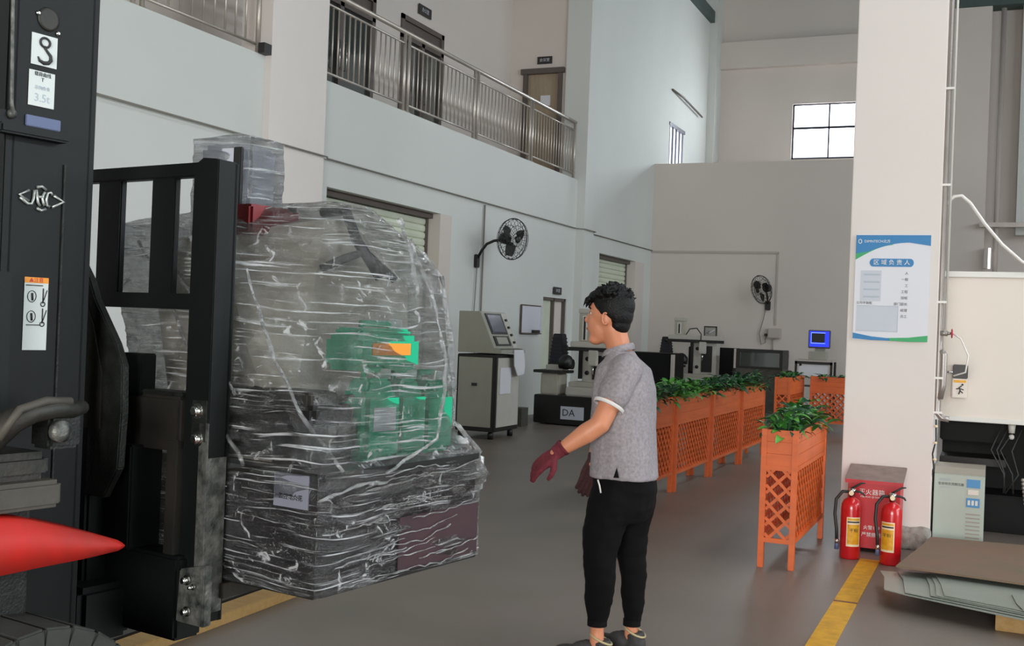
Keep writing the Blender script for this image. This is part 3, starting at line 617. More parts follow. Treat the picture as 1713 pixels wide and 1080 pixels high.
# the film itself: hulls drawn tight over the load, then wrinkled
def hull(mb, pts):
    b = bmesh.new(); vs = [b.verts.new(p) for p in pts]; bmesh.ops.convex_hull(b, input=vs); mb._merge(b)
fo = lthing('plastic_film', 'clear crinkled stretch film wound around the machine and green cans', 'film', 0, 0, .65)
fm = MB()
hull(fm, [(u, v, z) for u in (-.012, .882) for v in (-.012, .80) for z in (-.005, .385)]+[(.90, .02, .40), (.9, .1, .2)])
hull(fm, [(.80, .0, .36), (.89, .0, .37), (.80, .09, .49), (.45, .0, .36), (.5, .06, .45), (.7, .05, .5)])
hull(fm, [(.0, .0, .36), (.70, .01, .36), (.80, .05, .38), (.8, .78, .36), (.0, .80, .36), (.82, .10, .47), (.86, .2, 1.05), (.60, .2, 1.17), (.17, .01, .66), (.80, .085, .62), (.545, .30, 1.27), (.35, .30, 1.27), (.5, .75, 1.29), (.1, .7, 1.22), (0, .99, 1.17), (0, .98, .88), (.45, 1.05, 1.16), (.55, 1.0, .85), (.82, .5, 1.0), (.0, .45, 1.0), (.02, .3, .7)])
hull(fm, [(u, v, z) for u, v in ((.4, .77), (.62, .79), (.62, 1.05), (.38, 1.08)) for z in (1.1, 1.53)]+[(.5, .93, 1.56)])
hull(fm, [(.84, -.02, .30), (.92, -.02, .30), (.93, .03, .37), (.86, .05, .42), (.84, -.01, .40), (.9, .0, .24)])
def wr(c):
    p = Vector((c.x*3, c.y*3, c.z*9)); a = noise.noise(p)*.010
    q = Vector((c.x*2+c.z*4, c.y*2-c.z*3, c.z*30)); a += (1-abs(noise.noise(q)))**4*.004
    a += noise.noise(Vector((c.x*14, c.y*14, c.z*20)))*.004*(1 if c.z > .38 else .3)
    return a-.012
def film_build(mb):
    o = remesh(mb, 'film_sheet', 'film', fo, .009, 2, wr); return o
film_build(fm)
# loose gathered ropes and torn ends of film
def rope(pts, r, name='film_fold'):
    P = [Vector(p) for p in pts]; out = []
    for a, b_ in zip(P, P[1:]):
        for k in range(6): t = k/6; q = a.lerp(b_, t); out.append(q+Vector((random.uniform(-1, 1), random.uniform(-1, 1), random.uniform(-1, 1)))*.004)
    out.append(P[-1]); b = MB(); b.tube(out, [r*random.uniform(.5, 1.3) for _ in out], 6); return b.build(name, 'film_loose', fo)
for args in (([(-.02, .32, 1.0), (.0, .22, .75), (.02, .1, .55), (.1, -.01, .38)], .006), ([(.60, .2, 1.17), (.72, .18, 1.10), (.84, .18, 1.02), (.83, .1, .6)], .009), ([(.62, .17, 1.15), (.70, .12, .95), (.72, .06, .7), (.6, .0, .45), (.3, -.02, .36)], .007),
             ([(.44, .80, 1.53), (.42, .79, 1.2), (.4, .78, 1.0)], .007), ([(.55, .17, 1.22), (.6, .15, 1.1), (.62, .13, .95)], .01), ([(-.015, -.015, .3), (.2, -.02, .34), (.3, -.02, .33)], .006),
             ([(.83, .18, 1.03), (.82, .12, .8), (.80, .08, .5), (.87, .0, .38)], .008), ([(.02, .9, 1.10), (-.0, .7, .9), (-.02, .5, .6), (-.02, .3, .38)], .006), ([(.02, .8, 1.10), (-.0, .6, .92), (-.02, .35, .6)], .005)):
    rope(*args)
for k in range(22):
    s = random.uniform(0, 1); z = random.uniform(.02, .37); rope([(.0+s*.5, -.018, z), (.0+s*.5+.18, -.02, z+random.uniform(-.008, .02)), (.35+s*.5, -.018, z+random.uniform(-.01, .03))], .0022)
for k in range(14):
    v = random.uniform(.05, .5); z = random.uniform(.02, .37); rope([(-.018, v+.25, z+.012), (-.02, v, z)], .002)

# timber plank on the floor under the load
pk = MB(); pk.box(0, 1.75, 0, .13, 0, .055, .004)
pk.build('timber_plank', 'wood', loc=(-3.36, 3.55, 0), rz=math.radians(91.5), label='pale timber plank lying on the floor under the raised load', cat='plank')
MB().box(0, 1.6, .17, .30, 0, .05, .004).build('timber_plank', 'brownsteel', loc=(-3.36, 3.75, 0), rz=math.radians(91.5), label='dark timber plank on the floor behind the pale one', cat='plank')

# ================================================================== planters
def leaf_mesh(name, m, L=.09, Wd=.035):
    b = bmesh.new(); cs = []
    n = 5
    for i in range(n+1):
        t = i/n; w = Wd*math.sin(PI*min(1, t*.92+.06))**.8*(1-t*.25) if i < n else 0.001
        x = L*t; z = .02*math.sin(t*2.2)-.03*t*t
        cs.append((b.verts.new((x, -w/2, z+.006*math.sin(PI*t))), b.verts.new((x, 0, z)), b.verts.new((x, w/2, z+.006*math.sin(PI*t)))))
    for A, B in zip(cs, cs[1:]):
        for k in (0, 1): f = b.faces.new((A[k], B[k], B[k+1], A[k+1])); f.smooth = True
    me = bpy.data.meshes.new(name); b.to_mesh(me); b.free(); me.materials.append(M[m]); return me
LV = [leaf_mesh('leaf', m, L, wd) for m in ('leaf_a', 'leaf_b', 'leaf_c') for L, wd in ((.10, .05), (.13, .058))]
def leaf_xf(spread, hgt):
    a = random.uniform(0, 2*PI); r = random.uniform(0, spread); z = random.uniform(.0, hgt)*(1-r/spread*.4)
    return Vector((r*math.cos(a), r*math.sin(a), z)), (random.uniform(-.4, .4), random.uniform(-.7, .5), a+random.uniform(-.8, .8)), random.uniform(.6, 1.1)
def plant(loc, label, n, spread, hgt, near, group, pick=None):
    r = thing('leafy_plant', loc, label, 'plant', 0, group)
    st = MB()
    for k in range(6): a = k*1.05; st.tube([(0, 0, -.06), (.02*math.cos(a), .02*math.sin(a), hgt*.4), (spread*.6*math.cos(a), spread*.6*math.sin(a), hgt*.8)], .003, 4)
    st.build('stems', 'leaf_c', r)
    if near:
        for _ in range(n):
            p, e, s = leaf_xf(spread, hgt); o = link('leaf', random.choice(LV), r, loc=p); o.rotation_euler = e; o.scale = (s, s, s)
    else:
        bm = bmesh.new(); src = {}
        from mathutils import Euler
        for _ in range(n):
            p, e, s = leaf_xf(spread, hgt); me = random.choice(LV[:4] if pick == 'bright' else (LV[4:]+LV[:1] if pick == 'dark' else LV))
            mx = Matrix.Translation(p) @ Euler(e).to_matrix().to_4x4() @ Matrix.Scale(s, 4)
            vs = [bm.verts.new(mx @ v.co) for v in me.vertices]
            mi = 0 if me in LV[:2] else (1 if me in LV[2:4] else 2)
            for f in me.polygons: nf = bm.faces.new([vs[i] for i in f.vertices]); nf.material_index = mi; nf.smooth = True
        me = bpy.data.meshes.new('foliage'); bm.to_mesh(me); bm.free()
        for m in ('leaf_a', 'leaf_b', 'leaf_c'): me.materials.append(M[m])
        link('foliage', me, r, kind='stuff')
PW, PL, PH = .235, 1.33, .9
def lattice(mb_or_none, a, b, z0, z1, step, wd, th, nrm, parent=None, mname='orange'):
    # slats between horizontal coords a..b, heights z0..z1, in both diagonals; a plane described by nrm('x' or 'y', offset)
    ax, off, sgn = nrm; out = []
    Wd, Hh = b-a, z1-z0
    for d in (1, -1):
        s = -Hh+step/2
        while s < Wd:
            # line from (s,0) to (s+Hh,Hh) clipped to 0..Wd
            x0, x1 = max(0, s), min(Wd, s+Hh)
            if x1-x0 > .015:
                p = (x0, x0-s); q = (x1, x1-s)
                if d < 0: p = (Wd-p[0], p[1]); q = (Wd-q[0], q[1])
                dx, dz = q[0]-p[0], q[1]-p[1]; L = math.hypot(dx, dz); nx, nz = -dz/L*wd/2, dx/L*wd/2
                o = off+(th if d > 0 else 0)*sgn
                poly = [(p[0]+nx, p[1]+nz), (q[0]+nx, q[1]+nz), (q[0]-nx, q[1]-nz), (p[0]-nx, p[1]-nz)]
                P3 = [((o, a+h, z0+v) if ax == 'x' else (a+h, o, z0+v)) for h, v in poly]
                vec = (th*sgn, 0, 0) if ax == 'x' else (0, th*sgn, 0)
                if mb_or_none is None: MB().prism(P3, vec).build('lattice_slat', mname, parent)
                else: mb_or_none.prism(P3, vec)
            s += step
def planter(near):
    r = thing('planter', (0, 0, 0), 'x', 'planter')
    b = MB()
    leg = .038
    for x in (0, PW-leg):
        for y in (0, PL-leg): MB().box(x, x+leg, y, y+leg, 0, PH, .003).build('leg', 'orange', r)
    zb = .665
    for x in (.006, PW-.022):
        for k in range(3): z = zb+.078*k; MB().box(x, x+.016, leg, PL-leg, z, z+.077, .002).build('board', 'orange', r)
    for y in (.006, PL-.022):
        for k in range(3): z = zb+.078*k; MB().box(leg, PW-leg, y, y+.016, z, z+.077, .002).build('board', 'orange', r)
    MB().box(.02, PW-.02, .02, PL-.02, zb, PH-.06).build('soil', 'soil', r)
    for z0 in (.165, .635):
        for x in (.004, PW-.026): MB().box(x, x+.022, leg, PL-leg, z0, z0+.03).build('rail', 'orange', r)
        for y in (.004, PL-.026): MB().box(leg, PW-leg, y, y+.022, z0, z0+.03).build('rail', 'orange', r)
    if near:
        lattice(None, leg, PW-leg, .19, .64, .105, .02, .007, ('y', .012, 1), r)
        lattice(None, leg, PL-leg, .19, .64, .1, .02, .007, ('x', PW-.012, -1), r)
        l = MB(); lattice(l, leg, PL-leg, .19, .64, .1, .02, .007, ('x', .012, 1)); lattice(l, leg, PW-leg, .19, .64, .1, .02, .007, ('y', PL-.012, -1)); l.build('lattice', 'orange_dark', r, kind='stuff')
    else:
        l = MB()
        for nr in (('x', PW-.012, -1), ('x', .012, 1)): lattice(l, leg, PL-leg, .19, .64, .1, .02, .007, nr)
        for nr in (('y', .012, 1), ('y', PL-.012, -1)): lattice(l, leg, PW-leg, .19, .64, .1, .02, .007, nr)
        l.build('lattice', 'orange', r, kind='stuff')
    return r
p0 = planter(True); p0.location = (-1.375, 7.25, 0); tag(p0, 'orange wooden lattice planter standing alone beside the white column')
for i in range(6):
    plant((-1.375+PW/2+random.uniform(-.02, .02), 7.25+.13+i*.213, PH-.05), 'leafy plant in the lone planter beside the column, '+['at its near end', 'second from its near end', 'third from its near end', 'third from its far end', 'second from its far end', 'at its far end'][i], 50, .125, .19, True, 'plants in the lone planter')
pr = planter(False); rows = [(-2.98, 8.82), (-2.955, 10.17), (-2.93, 11.52), (-2.90, 12.87)]
labs = ['orange lattice planter nearest the man, first of the row of four', 'orange lattice planter second from the man in the row of four', 'orange lattice planter third from the man in the row of four', 'orange lattice planter at the far end of the row of four']
for i, (x, y) in enumerate(rows):
    o = pr if i == 0 else copy_tree(pr); o.location = (x, y, 0); tag(o, labs[i], group='orange planters in a row')
    for k in range(5): plant((x+PW/2, y+.15+k*.26, PH-.05), f"leafy plant in {['the planter nearest the man', 'the second planter of the row', 'the third planter of the row', 'the farthest planter of the row'][i]}, {['at its near end', 'second from its near end', 'in its middle', 'second from its far end', 'at its far end'][k]}", 70, .19, .19, False, f'plants in row planter {"abcd"[i]}', 'bright' if (i == 1 and k < 3) else ('dark' if i in (0, 2, 3) else None))
o = copy_tree(pr); o.location = (-3.04, 16.9, 0); tag(o, 'dark orange lattice planter in the back, left of the pair', group='orange planters at the back')
o2 = copy_tree(pr); o2.location = (-1.35, 18.0, 0); o2.rotation_euler = (0, 0, PI/2); tag(o2, 'dark orange lattice planter in the back beside the column, set crosswise', group='orange planters at the back')
for k in range(4): plant((-3.04+PW/2, 17.05+k*.3, PH-.05), 'low leafy plant in the left back planter, '+['nearest', 'second', 'third', 'farthest'][k]+' from the man', 30, .16, .1, False, 'plants in left back planter', 'dark')
for k in range(4): plant((-1.5-k*.33, 18.0+PW/2, PH-.05), 'low leafy plant in the crosswise back planter, '+['rightmost', 'second from the right', 'second from the left', 'leftmost'][k], 30, .16, .1, False, 'plants in crosswise back planter', 'dark')

# ================================================================== column corner: fire box, extinguishers, poster, pipes
fbx = thing('extinguisher_box', (-.93, 8.2, 0), 'red metal extinguisher box with sloping lid against white column', 'box')
b = MB(); b.prism([(0, 0, .03), (0, .3, .03), (0, .3, .57), (0, 0, .50)], (.355, 0, 0), .004); b.build('body', 'box_red', fbx)
MB().prism([(-.02, -.02, .50), (-.02, .3, .575), (-.02, .3, .59), (-.02, -.02, .515)], (.395, 0, 0), .003).build('lid', 'lid_grey', fbx)
MB().prism([(-.018, -.022, .485), (-.018, -.012, .485), (-.018, -.012, .512), (-.018, -.022, .512)], (.39, 0, 0)).build('lid_lip', 'box_red', fbx)
for x in (.02, .30): MB().box(x, x+.03, .02, .28, 0, .03).build('foot', 'cab_black', fbx)
text('lettering', '灭火器箱', .044, 'white_print', fbx, frame((.165, -.002, .425), (1, 0, 0), (0, 0, 1)), .0008)
text('lettering', 'MIE HUO QI XIANG', .017, 'white_print', fbx, frame((.165, -.002, .393), (1, 0, 0), (0, 0, 1)), .0008)
text('lettering', '火警119', .032, 'white_print', fbx, frame((.17, -.002, .175), (1, 0, 0), (0, 0, 1)), .0008)
text('lettering', '严禁挪用', .034, 'white_print', fbx, frame((.17, -.002, .125), (1, 0, 0), (0, 0, 1)), .0008)
def extinguisher(loc, rz, label, la):
    r = thing('fire_extinguisher', loc, label, 'fire extinguisher', rz, 'red fire extinguishers'); R = .068
    MB().lathe([(R*.92, 0), (R, .012), (R, .34), (R*.96, .37), (R*.75, .40), (R*.4, .415), (.02, .42)], seg=32).build('cylinder', 'ext_red', r)
    MB().lathe([(.02, .415), (.02, .45), (.026, .452), (.026, .475), (.014, .48)], seg=16).build('valve', 'chrome', r)
    MB().tube([(-.02, 0, .465), (.05, 0, .46), (.075, 0, .45), (.085, 0, .435)], [.008, .008, .007, .005], 8).build('carry_handle', 'hose', r)
    MB().tube([(-.01, 0, .475), (.03, 0, .50), (.06, 0, .52), (.085, 0, .522)], [.007, .008, .007, .004], 8).build('squeeze_lever', 'hose', r)
    MB().lathe([(.016, 0), (.016, .014)], seg=14, mx=frame((0, -.022, .45), (1, 0, 0), (0, 0, 1))).build('pressure_gauge', 'label_cream', r)
    ho = MB().tube([(-.015, 0, .455), (-.06, -.01, .455), (-.10, -.02, .40), (-.105, -.03, .30), (-.09, -.035, .20), (-.085, -.04, .12)], .011, 8).build('hose', 'hose', r)
    MB().tube([(-.085, -.04, .12), (-.085, -.04, .06)], [.012, .015], 10).build('nozzle', 'blue_sticker', ho); MB().tube([(-.085, -.04, .13), (-.085, -.04, .10)], .0135, 10).build('nozzle_ring', 'chrome', r)
    def lab(name, m, a0, a1, z0, z1, rr):
        b = MB(); n = 10; A = [[(rr*math.cos(a0+(a1-a0)*i/n), rr*math.sin(a0+(a1-a0)*i/n), z) for i in range(n+1)] for z in (z0, z1)]
        bm = b.bm; V = [[bm.verts.new(p) for p in ro] for ro in A]
        for i in range(n): bm.faces.new((V[0][i], V[0][i+1], V[1][i+1], V[1][i]))
        b.build(name, m, r)
    c0 = la; lab('label_border', 'label_cream', c0-.72, c0+.72, .09, .29, R+.0008); lab('label', 'label_yel', c0-.62, c0+.62, .105, .24, R+.0014); lab('label_band', 'dark_print', c0-.62, c0+.62, .252, .262, R+.0014); lab('label_band', 'label_yel', c0-.62, c0+.62, .268, .282, R+.0014)
    text('label_print', '干粉', .03, 'dark_print', r, frame(((R+.002)*math.cos(c0), (R+.002)*math.sin(c0), .2), (-math.sin(c0), math.cos(c0), 0), (0, 0, 1)), .0003)
extinguisher((-.87, 7.92, 0), 0, 'red fire extinguisher in front of the box, left one at its corner', -1.15)
extinguisher((-.60, 7.86, 0), .1, 'red fire extinguisher in front of the box, right one with raised lever', -2.0)
# rubble of broken plaster at the column foot
rb = MB(); rb.prism([(-.52, 8.38, 0), (-.42, 8.34, .01), (-.385, 8.42, .05), (-.385, 8.56, .17), (-.44, 8.56, .165), (-.56, 8.56, .16)], (0, .0, .001)) if False else rb.box(-.60, -.385, 8.48, 8.57, 0, .16, .012)
remesh(rb, 'plaster_lump', 'plaster', None, .012, 2, lambda c: noise.noise(c*22)*.014, label='broken grey plaster lump at the foot of the white column', cat='rubble')
# poster
po = thing('poster', (-.975, 8.535, 1.506), 'white notice poster with blue and green bands on the column', 'poster')
PWd, PHt = .522, .78
MB().box(0, PWd, 0, .006, 0, PHt).build('sheet', 'poster_w', po)
def pp(name, m, pts, d=.0015): return MB().prism([(x*PWd, -d, z*PHt) for x, z in pts], (0, d, 0)).build(name, m, po)
arc = [(t, .955-.155*(1-t)**2.6-.0*t) for t in [i/16 for i in range(17)]]
top = [(0, 1), (1, 1)]
def A1(t): return .79+.135*math.sin(min(1, t/.72)*PI/2)-.03*max(0, t-.72)/.28
def A2(t): return .76+.145*math.sin(min(1, t/.55)*PI/2)
TT = [i/18 for i in range(19)]
pp('green_band', 'poster_g', [(0, .99)]+[(t, A2(t)) for t in TT if t <= .5]+[(.5, .99)], .001)
pp('blue_band', 'poster_b', [(0, .995), (0, .82)]+[(t, max(A1(t), .82+.11*t if t < .4 else 0)) for t in TT]+[(1, .995)], .002)
pp('blue_strip', 'poster_b', [(0, .065), (0, .01), (.25, .0), (.5, .0), (.5, .022), (.25, .035)], .0015); pp('green_strip', 'poster_g', [(.45, .024), (.45, .0), (.75, -.005), (1, 0), (1, .06), (.75, .035)], .001)
pill = [(.24+.045*math.cos(a)*1, .735+.038*math.sin(a)) for a in [PI/2+PI*i/8 for i in range(9)]]+[(.74+.045*math.cos(a), .735+.038*math.sin(a)) for a in [-PI/2+PI*i/8 for i in range(9)]]
pp('title_pill', 'poster_b', pill, .002)
T = lambda x, z, d=.0028: frame((x*PWd, -d, z*PHt), (1, 0, 0), (0, 0, 1))
text('title', '区 域 负 责 人', .042, 'white_print', po, T(.49, .735), .0004)
text('header_print', 'DIMNTECH北方', .026, 'white_print', po, T(.29, .935), .0004); 
b = MB(); b.tube([(PWd*.055+.011*math.cos(a), -.003, PHt*.935+.015*math.sin(a)) for a in [2*PI*k/16 for k in range(16)]], .003, 5, True); b.build('header_logo', 'white_print', po)
pp('photo_panel', 'poster_grey', [(.08, .37), (.36, .37), (.36, .66), (.08, .66)], .001)
for z in (.62, .55, .48, .41): pp('panel_line', 'poster_line', [(.12, z-.008), (.34, z-.008), (.34, z+.008), (.12, z+.008)], .0016)
pp('plan_panel', 'poster_grey', [(.04, .085), (.60, .085), (.60, .325), (.04, .325)], .001)
b = MB(); b.box(.04*PWd, .6*PWd, -.002, 0, .083*PHt, .089*PHt); b.box(.04*PWd, .6*PWd, -.002, 0, .323*PHt, .328*PHt); b.box(.595*PWd, .6*PWd, -.002, 0, .085*PHt, .325*PHt); b.build('plan_frame', 'poster_line', po)
for i, s in enumerate(['人', '一般', '工', '工程', '加班', '部门部长', '经理', '员工']): text('print_line', s, .024, 'dark_print', po, T(.72, .635-i*.058, .002), .0003, 'RIGHT')
text('print_line', '公司平面图', .022, 'dark_print', po, T(.14, .35, .002), .0003)
# pipes on the column's right edge
pi = thing('pipe_run', (-.39, 8.6, 0), 'grey galvanised pipe running down the right edge of the column', 'pipe')
b = MB(); b.tube([(.02, -.02, 9.5), (.015, -.02, 1.0), (.05, -.02, .96), (.10, -.02, .955)], .022, 10); b.build('main_pipe', 'pipe', pi)
b = MB(); b.tube([(.055, -.03, 9.5), (.055, -.03, 1.6)], .009, 8); b.build('thin_pipe', 'panel_edge', pi)
for z in (1.8, 2.65, 3.35, 1.25, 1.0): MB().box(-.012, .055, -.048, -.02, z-.008, z+.008).build('pipe_clip', 'white_hose', pi)
MB().tube([(.02, -.03, 1.575), (.07, -.03, 1.575)], .02, 10).build('valve_body', 'pipe', pi)
MB().tube([(.06, -.03, 1.575), (.10, -.03, 1.575)], [.016, .008], 10).build('valve_stem', 'pipe', pi); MB().lathe([(.032, 0), (.034, .008), (.01, .012)], seg=12, mx=frame((.095, -.03, 1.575), (0, 1, 0), (0, 0, 1))).build('valve_wheel', 'handle_red', pi)
b = MB(); b.tube([(.03, -.02, 1.45), (.05, -.02, 1.42), (.05, -.02, 1.2), (.03, -.02, 1.1)], .026, 10); b.build('pipe_sleeve', 'pipe', pi)
b = MB(); b.tube([(.015, -.045, .95), (.02, -.045, .8), (.0, -.045, .7), (.012, -.04, .6), (-.015, -.035, .5), (-.02, -.03, .1)], .006, 6); b.build('black_cable', 'hose', pi)
for z in (.9, .78, .66): MB().ball((.016, -.048, z), (.014, .012, .01), seg=10).build('cable_tie', 'label_cream', pi)
MB().tube([(.10, -.03, 1.58), (.16, -.05, 1.54), (.215, -.06, 1.42), (.2, -.05, 1.30), (.12, -.04, 1.27)], .006, 8).build('air_hose', 'white_hose', label='thin white hose looping from the red valve to the small regulator', cat='hose', loc=(-.39, 8.6, 0))
MB().tube([(0, 0, 2.52), (.05, 0, 2.57), (.10, 0, 2.575), (.16, 0, 2.52), (.26, .1, 2.38), (.38, .2, 2.24), (.52, .3, 2.12), (.8, .4, 2.08)], .012, 8).build('air_hose', 'white_hose', loc=(-.36, 8.6, 0), label='thick white hose swinging from the column pipe over the cream machine', cat='hose')
rg = thing('regulator', (-.30, 9.33, 1.08), 'small black and white regulator box with warning sticker on cream machine', 'regulator')
MB().box(0, .11, -.02, .06, .15, .26, .006).build('gauge_window', 'cab_black', rg); MB().box(0, .11, -.02, .06, 0, .15, .006).build('housing', 'panel_cream', rg)
MB().box(.01, .10, -.022, -.02, .12, .14).build('yellow_strip', 'label_yel', rg)
b = MB(); b.tube([(.05, -.024, .03), (.06, -.024, .06), (.05, -.024, .08), (.07, -.024, .095)], .005, 5); b.tube([(.03, -.024, .07), (.055, -.024, .075), (.085, -.024, .065)], .004, 5); b.ball((.075, -.024, .105), .008, seg=8); b.tube([(.055, -.024, .06), (.08, -.024, .04)], .004, 5); b.build('running_figure', 'dark_print', rg)
MB().tube([(-.04, -.02, .2), (.0, -.02, .2)], .008, 8).build('fitting', 'chrome', rg)

# cream machine at right
cm = thing('cream_machine', (-.39, 9.4, 0), 'large machine with cream side panel and dark open base at right', 'machine')
MB().box(0, 2.6, 0, 1.6, .92, 2.03, .01).build('side_panel', 'panel_cream', cm)
MB().box(-.01, 2.62, -.02, .04, 2.03, 2.075, .004).build('top_rail', 'panel_edge', cm); MB().box(-.01, 2.62, -.02, .04, .895, .93, .004).build('bottom_rail', 'panel_edge', cm)
MB().box(0, 2.6, .8, 1.6, 0, .9).build('base', 'tank', cm); MB().box(0.1, 2.6, .3, .8, 0.0, .3, .01).build('base_step', 'tank', cm)
MB().box(0, .5, .25, .8, .72, .9, .01).build('inner_duct', 'tank', cm); MB().box(0, .5, .35, .8, .52, .58, .005).build('inner_shelf', 'brownsteel', cm)
MB().tube([(.53, .1, .9), (.53, .1, .82)], [.03, .022], 10).build('nozzle', 'panel_edge', cm); MB().ball((.53, .1, .79), .022, seg=10).build('nozzle_tip', 'panel_edge', cm)
for k in range(7): x = .45+.05*k; MB().tube([(x, .1, .85), (x-.06+random.uniform(-.05, .05), .08, .68), (x+.02+random.uniform(-.05, .05), .07, .5), (x+random.uniform(-.1, .06), .06, .35)], .006, 6).build('hose', 'hose', cm)
b = MB()
for k in range(7): b.ball((.62+.004*k, .0, .42-.03*k+.05), .016, seg=10)
b.build('segmented_nozzle', 'pipe', cm)
# stabiliser box
sb = thing('voltage_stabiliser', (-.39, 8.62, .0), 'grey green electrical box with blue labels on floor by the column', 'box')
MB().box(0.015, .355, 0, .42, .015, .56, .006).build('body', 'stab', sb)
MB().prism([(0.015, .0, .56), (.355, 0, .56), (.355, .08, .60), (.015, .08, .60)], (0, .34, 0)).build('sloping_top', 'stab_top', sb)
for x in (.04, .3): MB().box(x, x+.03, .03, .39, 0, .015).build('foot', 'cab_black', sb)
MB().box(.235, .325, -.003, 0, .47, .53).build('meter_label', 'stab_blue', sb); MB().box(.245, .315, -.005, 0, .42, .455).build('rocker_switch', 'panel_cream', sb); MB().box(.235, .325, -.003, 0, .33, .395).build('switch_label', 'stab_blue', sb)
for k in range(3): MB().box(.245+.025*k, .262+.025*k, -.005, -.002, .345, .38).build('switch', 'panel_edge', sb)
for k in range(9): MB().box(.235, .33, -.002, .001, .05+.028*k, .06+.028*k).build('vent_slot', 'stab_top', sb)
text('front_print', '稳压电源', .02, 'poster_line', sb, frame((.09, -.001, .515), (1, 0, 0), (0, 0, 1))); text('front_print', '全自动交流稳压器', .022, 'dark_print', sb, frame((.13, -.001, .485), (1, 0, 0), (0, 0, 1)))
text('front_print', '220V 50Hz', .016, 'poster_line', sb, frame((.09, -.001, .46), (1, 0, 0), (0, 0, 1))); text('front_print', '电源设备厂', .014, 'dark_print', sb, frame((.13, -.001, .03), (1, 0, 0), (0, 0, 1)))
# pallet, board, sheets
pl = thing('pallet', (-.42, 6.30, 0), 'low pale timber pallet under the sheets at the right edge', 'pallet')
for yy in (.08, .8, 1.4): MB().box(.47, 1.9, yy, yy+.1, 0, .09, .003).build('bearer', 'wood', pl)
for xx in (.5, .9, 1.3, 1.7): MB().box(xx, xx+.1, .1, 1.5, .09, .105, .002).build('deck_board', 'wood', pl)
MB().prism([(-.50, 7.0, .15), (1.4, 6.75, .15), (1.4, 8.35, .15), (-.37, 8.30, .13), (-.40, 7.9, .14)], (0, 0, .012)).build('brown_board', 'ply', label='large brown board lying over the pallet beside the grey box', cat='board')
sh = [([(-.60, 7.12), (-.56, 6.95), (-.53, 6.60), (-.40, 6.52), (.9, 5.98), (1.2, 6.6), (-.2, 7.2)], .112), ([(-.50, 7.13), (-.45, 6.9), (-.415, 6.55), (.9, 6.04), (1.2, 6.7), (-.1, 7.2)], .120), ([(-.34, 7.08), (-.30, 6.8), (-.28, 6.52), (.9, 6.07), (1.2, 6.7), (0, 7.2)], .128), ([(-.31, 7.07), (-.27, 6.8), (-.25, 6.51), (.9, 6.10), (1.2, 6.7), (0, 7.2)], .134), ([(-.28, 7.06), (-.24, 6.8), (-.21, 6.51), (.9, 6.13), (1.2, 6.7), (0, 7.2)], .140), ([(.13, 6.72), (.15, 6.5), (.18, 6.35), (.9, 6.2), (1.2, 6.7), (.3, 6.75)], .147)]
sl = ['bottom grey sheet of the fanned pile, reaching farthest left', 'second grey sheet from the bottom of the fanned pile', 'third grey sheet of the pile with a close edge', 'fourth grey sheet of the pile', 'fifth broad grey sheet of the fanned pile', 'top grey sheet of the pile at the right edge']
for (pts, z), l in zip(sh, sl): MB().prism([(x, y, z-.02) for x, y in pts], (0, 0, .0045)).build('metal_sheet', 'sheet', label=l, cat='sheet', group='grey sheets in a fanned pile')
MB().tube([(-.02, 8.9, .01), (.03, 8.75, .03), (.06, 8.7, .01), (.02, 8.62, .02), (.05, 8.75, .012), (.1, 8.95, .01)], .008, 6).build('cable', 'hose', label='short black cable curl on floor right of grey box', cat='cable')

# pipes and bar on the far wall at right
MB().cyl((-.08, 29.2, .1), (-.08, 29.2, 9.7), .06, seg=10).build('downpipe', 'trunk', label='pale vertical pipe on the far wall right of the column', cat='pipe')
MB().cyl((-.55, 12.9, 0), (-.55, 12.9, 4.1), .012, seg=8).build('conduit', 'panel_edge', label='thin white upright rod behind the cream machine', cat='rod')
MB().box(-.46, 6, 29.0, 29.12, 4.36, 4.47).build('wall_bar', 'pipe', label='grey horizontal bar across the far wall at right', cat='bar')
tl = thing('wall_lamp', (-.27, 29.1, 3.35), 'small upright tube lamp on the far wall at right', 'lamp')
MB().cyl((.06, -.1, 0), (.06, -.1, .5), .03, seg=8).build('tube', 'tubelight', tl); MB().box(-.06, .0, -.1, .05, 0, .5).build('holder', 'trunk', tl)

# ================================================================== background machines
# control cabinet
cc = thing('control_cabinet', (-6.42, 13.2, 0), 'tall grey control cabinet with sloping screen console by the left wall', 'control cabinet')
MB().box(-.15, .42, 0, .80, .10, 1.12, .01).build('body', 'cab_black', cc)
MB().box(-.12, .37, -.012, 0, .16, 1.08, .004).build('side_panel', 'cab_grey', cc); MB().box(.42, .432, .05, .76, .16, 1.08, .004).build('front_panel', 'beige_light', cc)
MB().box(.08, .16, -.018, -.01, .70, .74).build('latch', 'dark_print', cc)
cs = MB().prism([(-.15, 0, 1.14), (.49, 0, 1.14), (.49, 0, 1.19), (.38, 0, 1.21), (.16, 0, 1.69), (-.15, 0, 1.69)], (0, .80, 0), .006).build('console', 'cab_grey', cc)
P0 = Vector((.38, 0, 1.21)); sx = Vector((.16-.38, 0, 1.69-1.21)).normalized(); nn = Vector((sx.z, 0, -sx.x))
def onp(a, b, y0, y1, d0, d1, name, m, par=None):
    pts = [P0+sx*a+Vector((0, y0, 0))+nn*d0, P0+sx*a+Vector((0, y1, 0))+nn*d0, P0+sx*b+Vector((0, y1, 0))+nn*d0, P0+sx*b+Vector((0, y0, 0))+nn*d0]
    return MB().prism(pts, nn*(d1-d0), .002).build(name, m, par or cs)
bz_ = onp(.20, .50, .10, .60, 0, .012, 'screen_bezel', 'cab_black'); onp(.03, .17, .10, .58, 0, .015, 'keyboard', 'cab_black'); onp(.05, .15, .16, .5, .015, .02, 'keys', 'cab_grey'); onp(.0, .51, .63, .77, 0, .008, 'button_panel', 'beige_light')
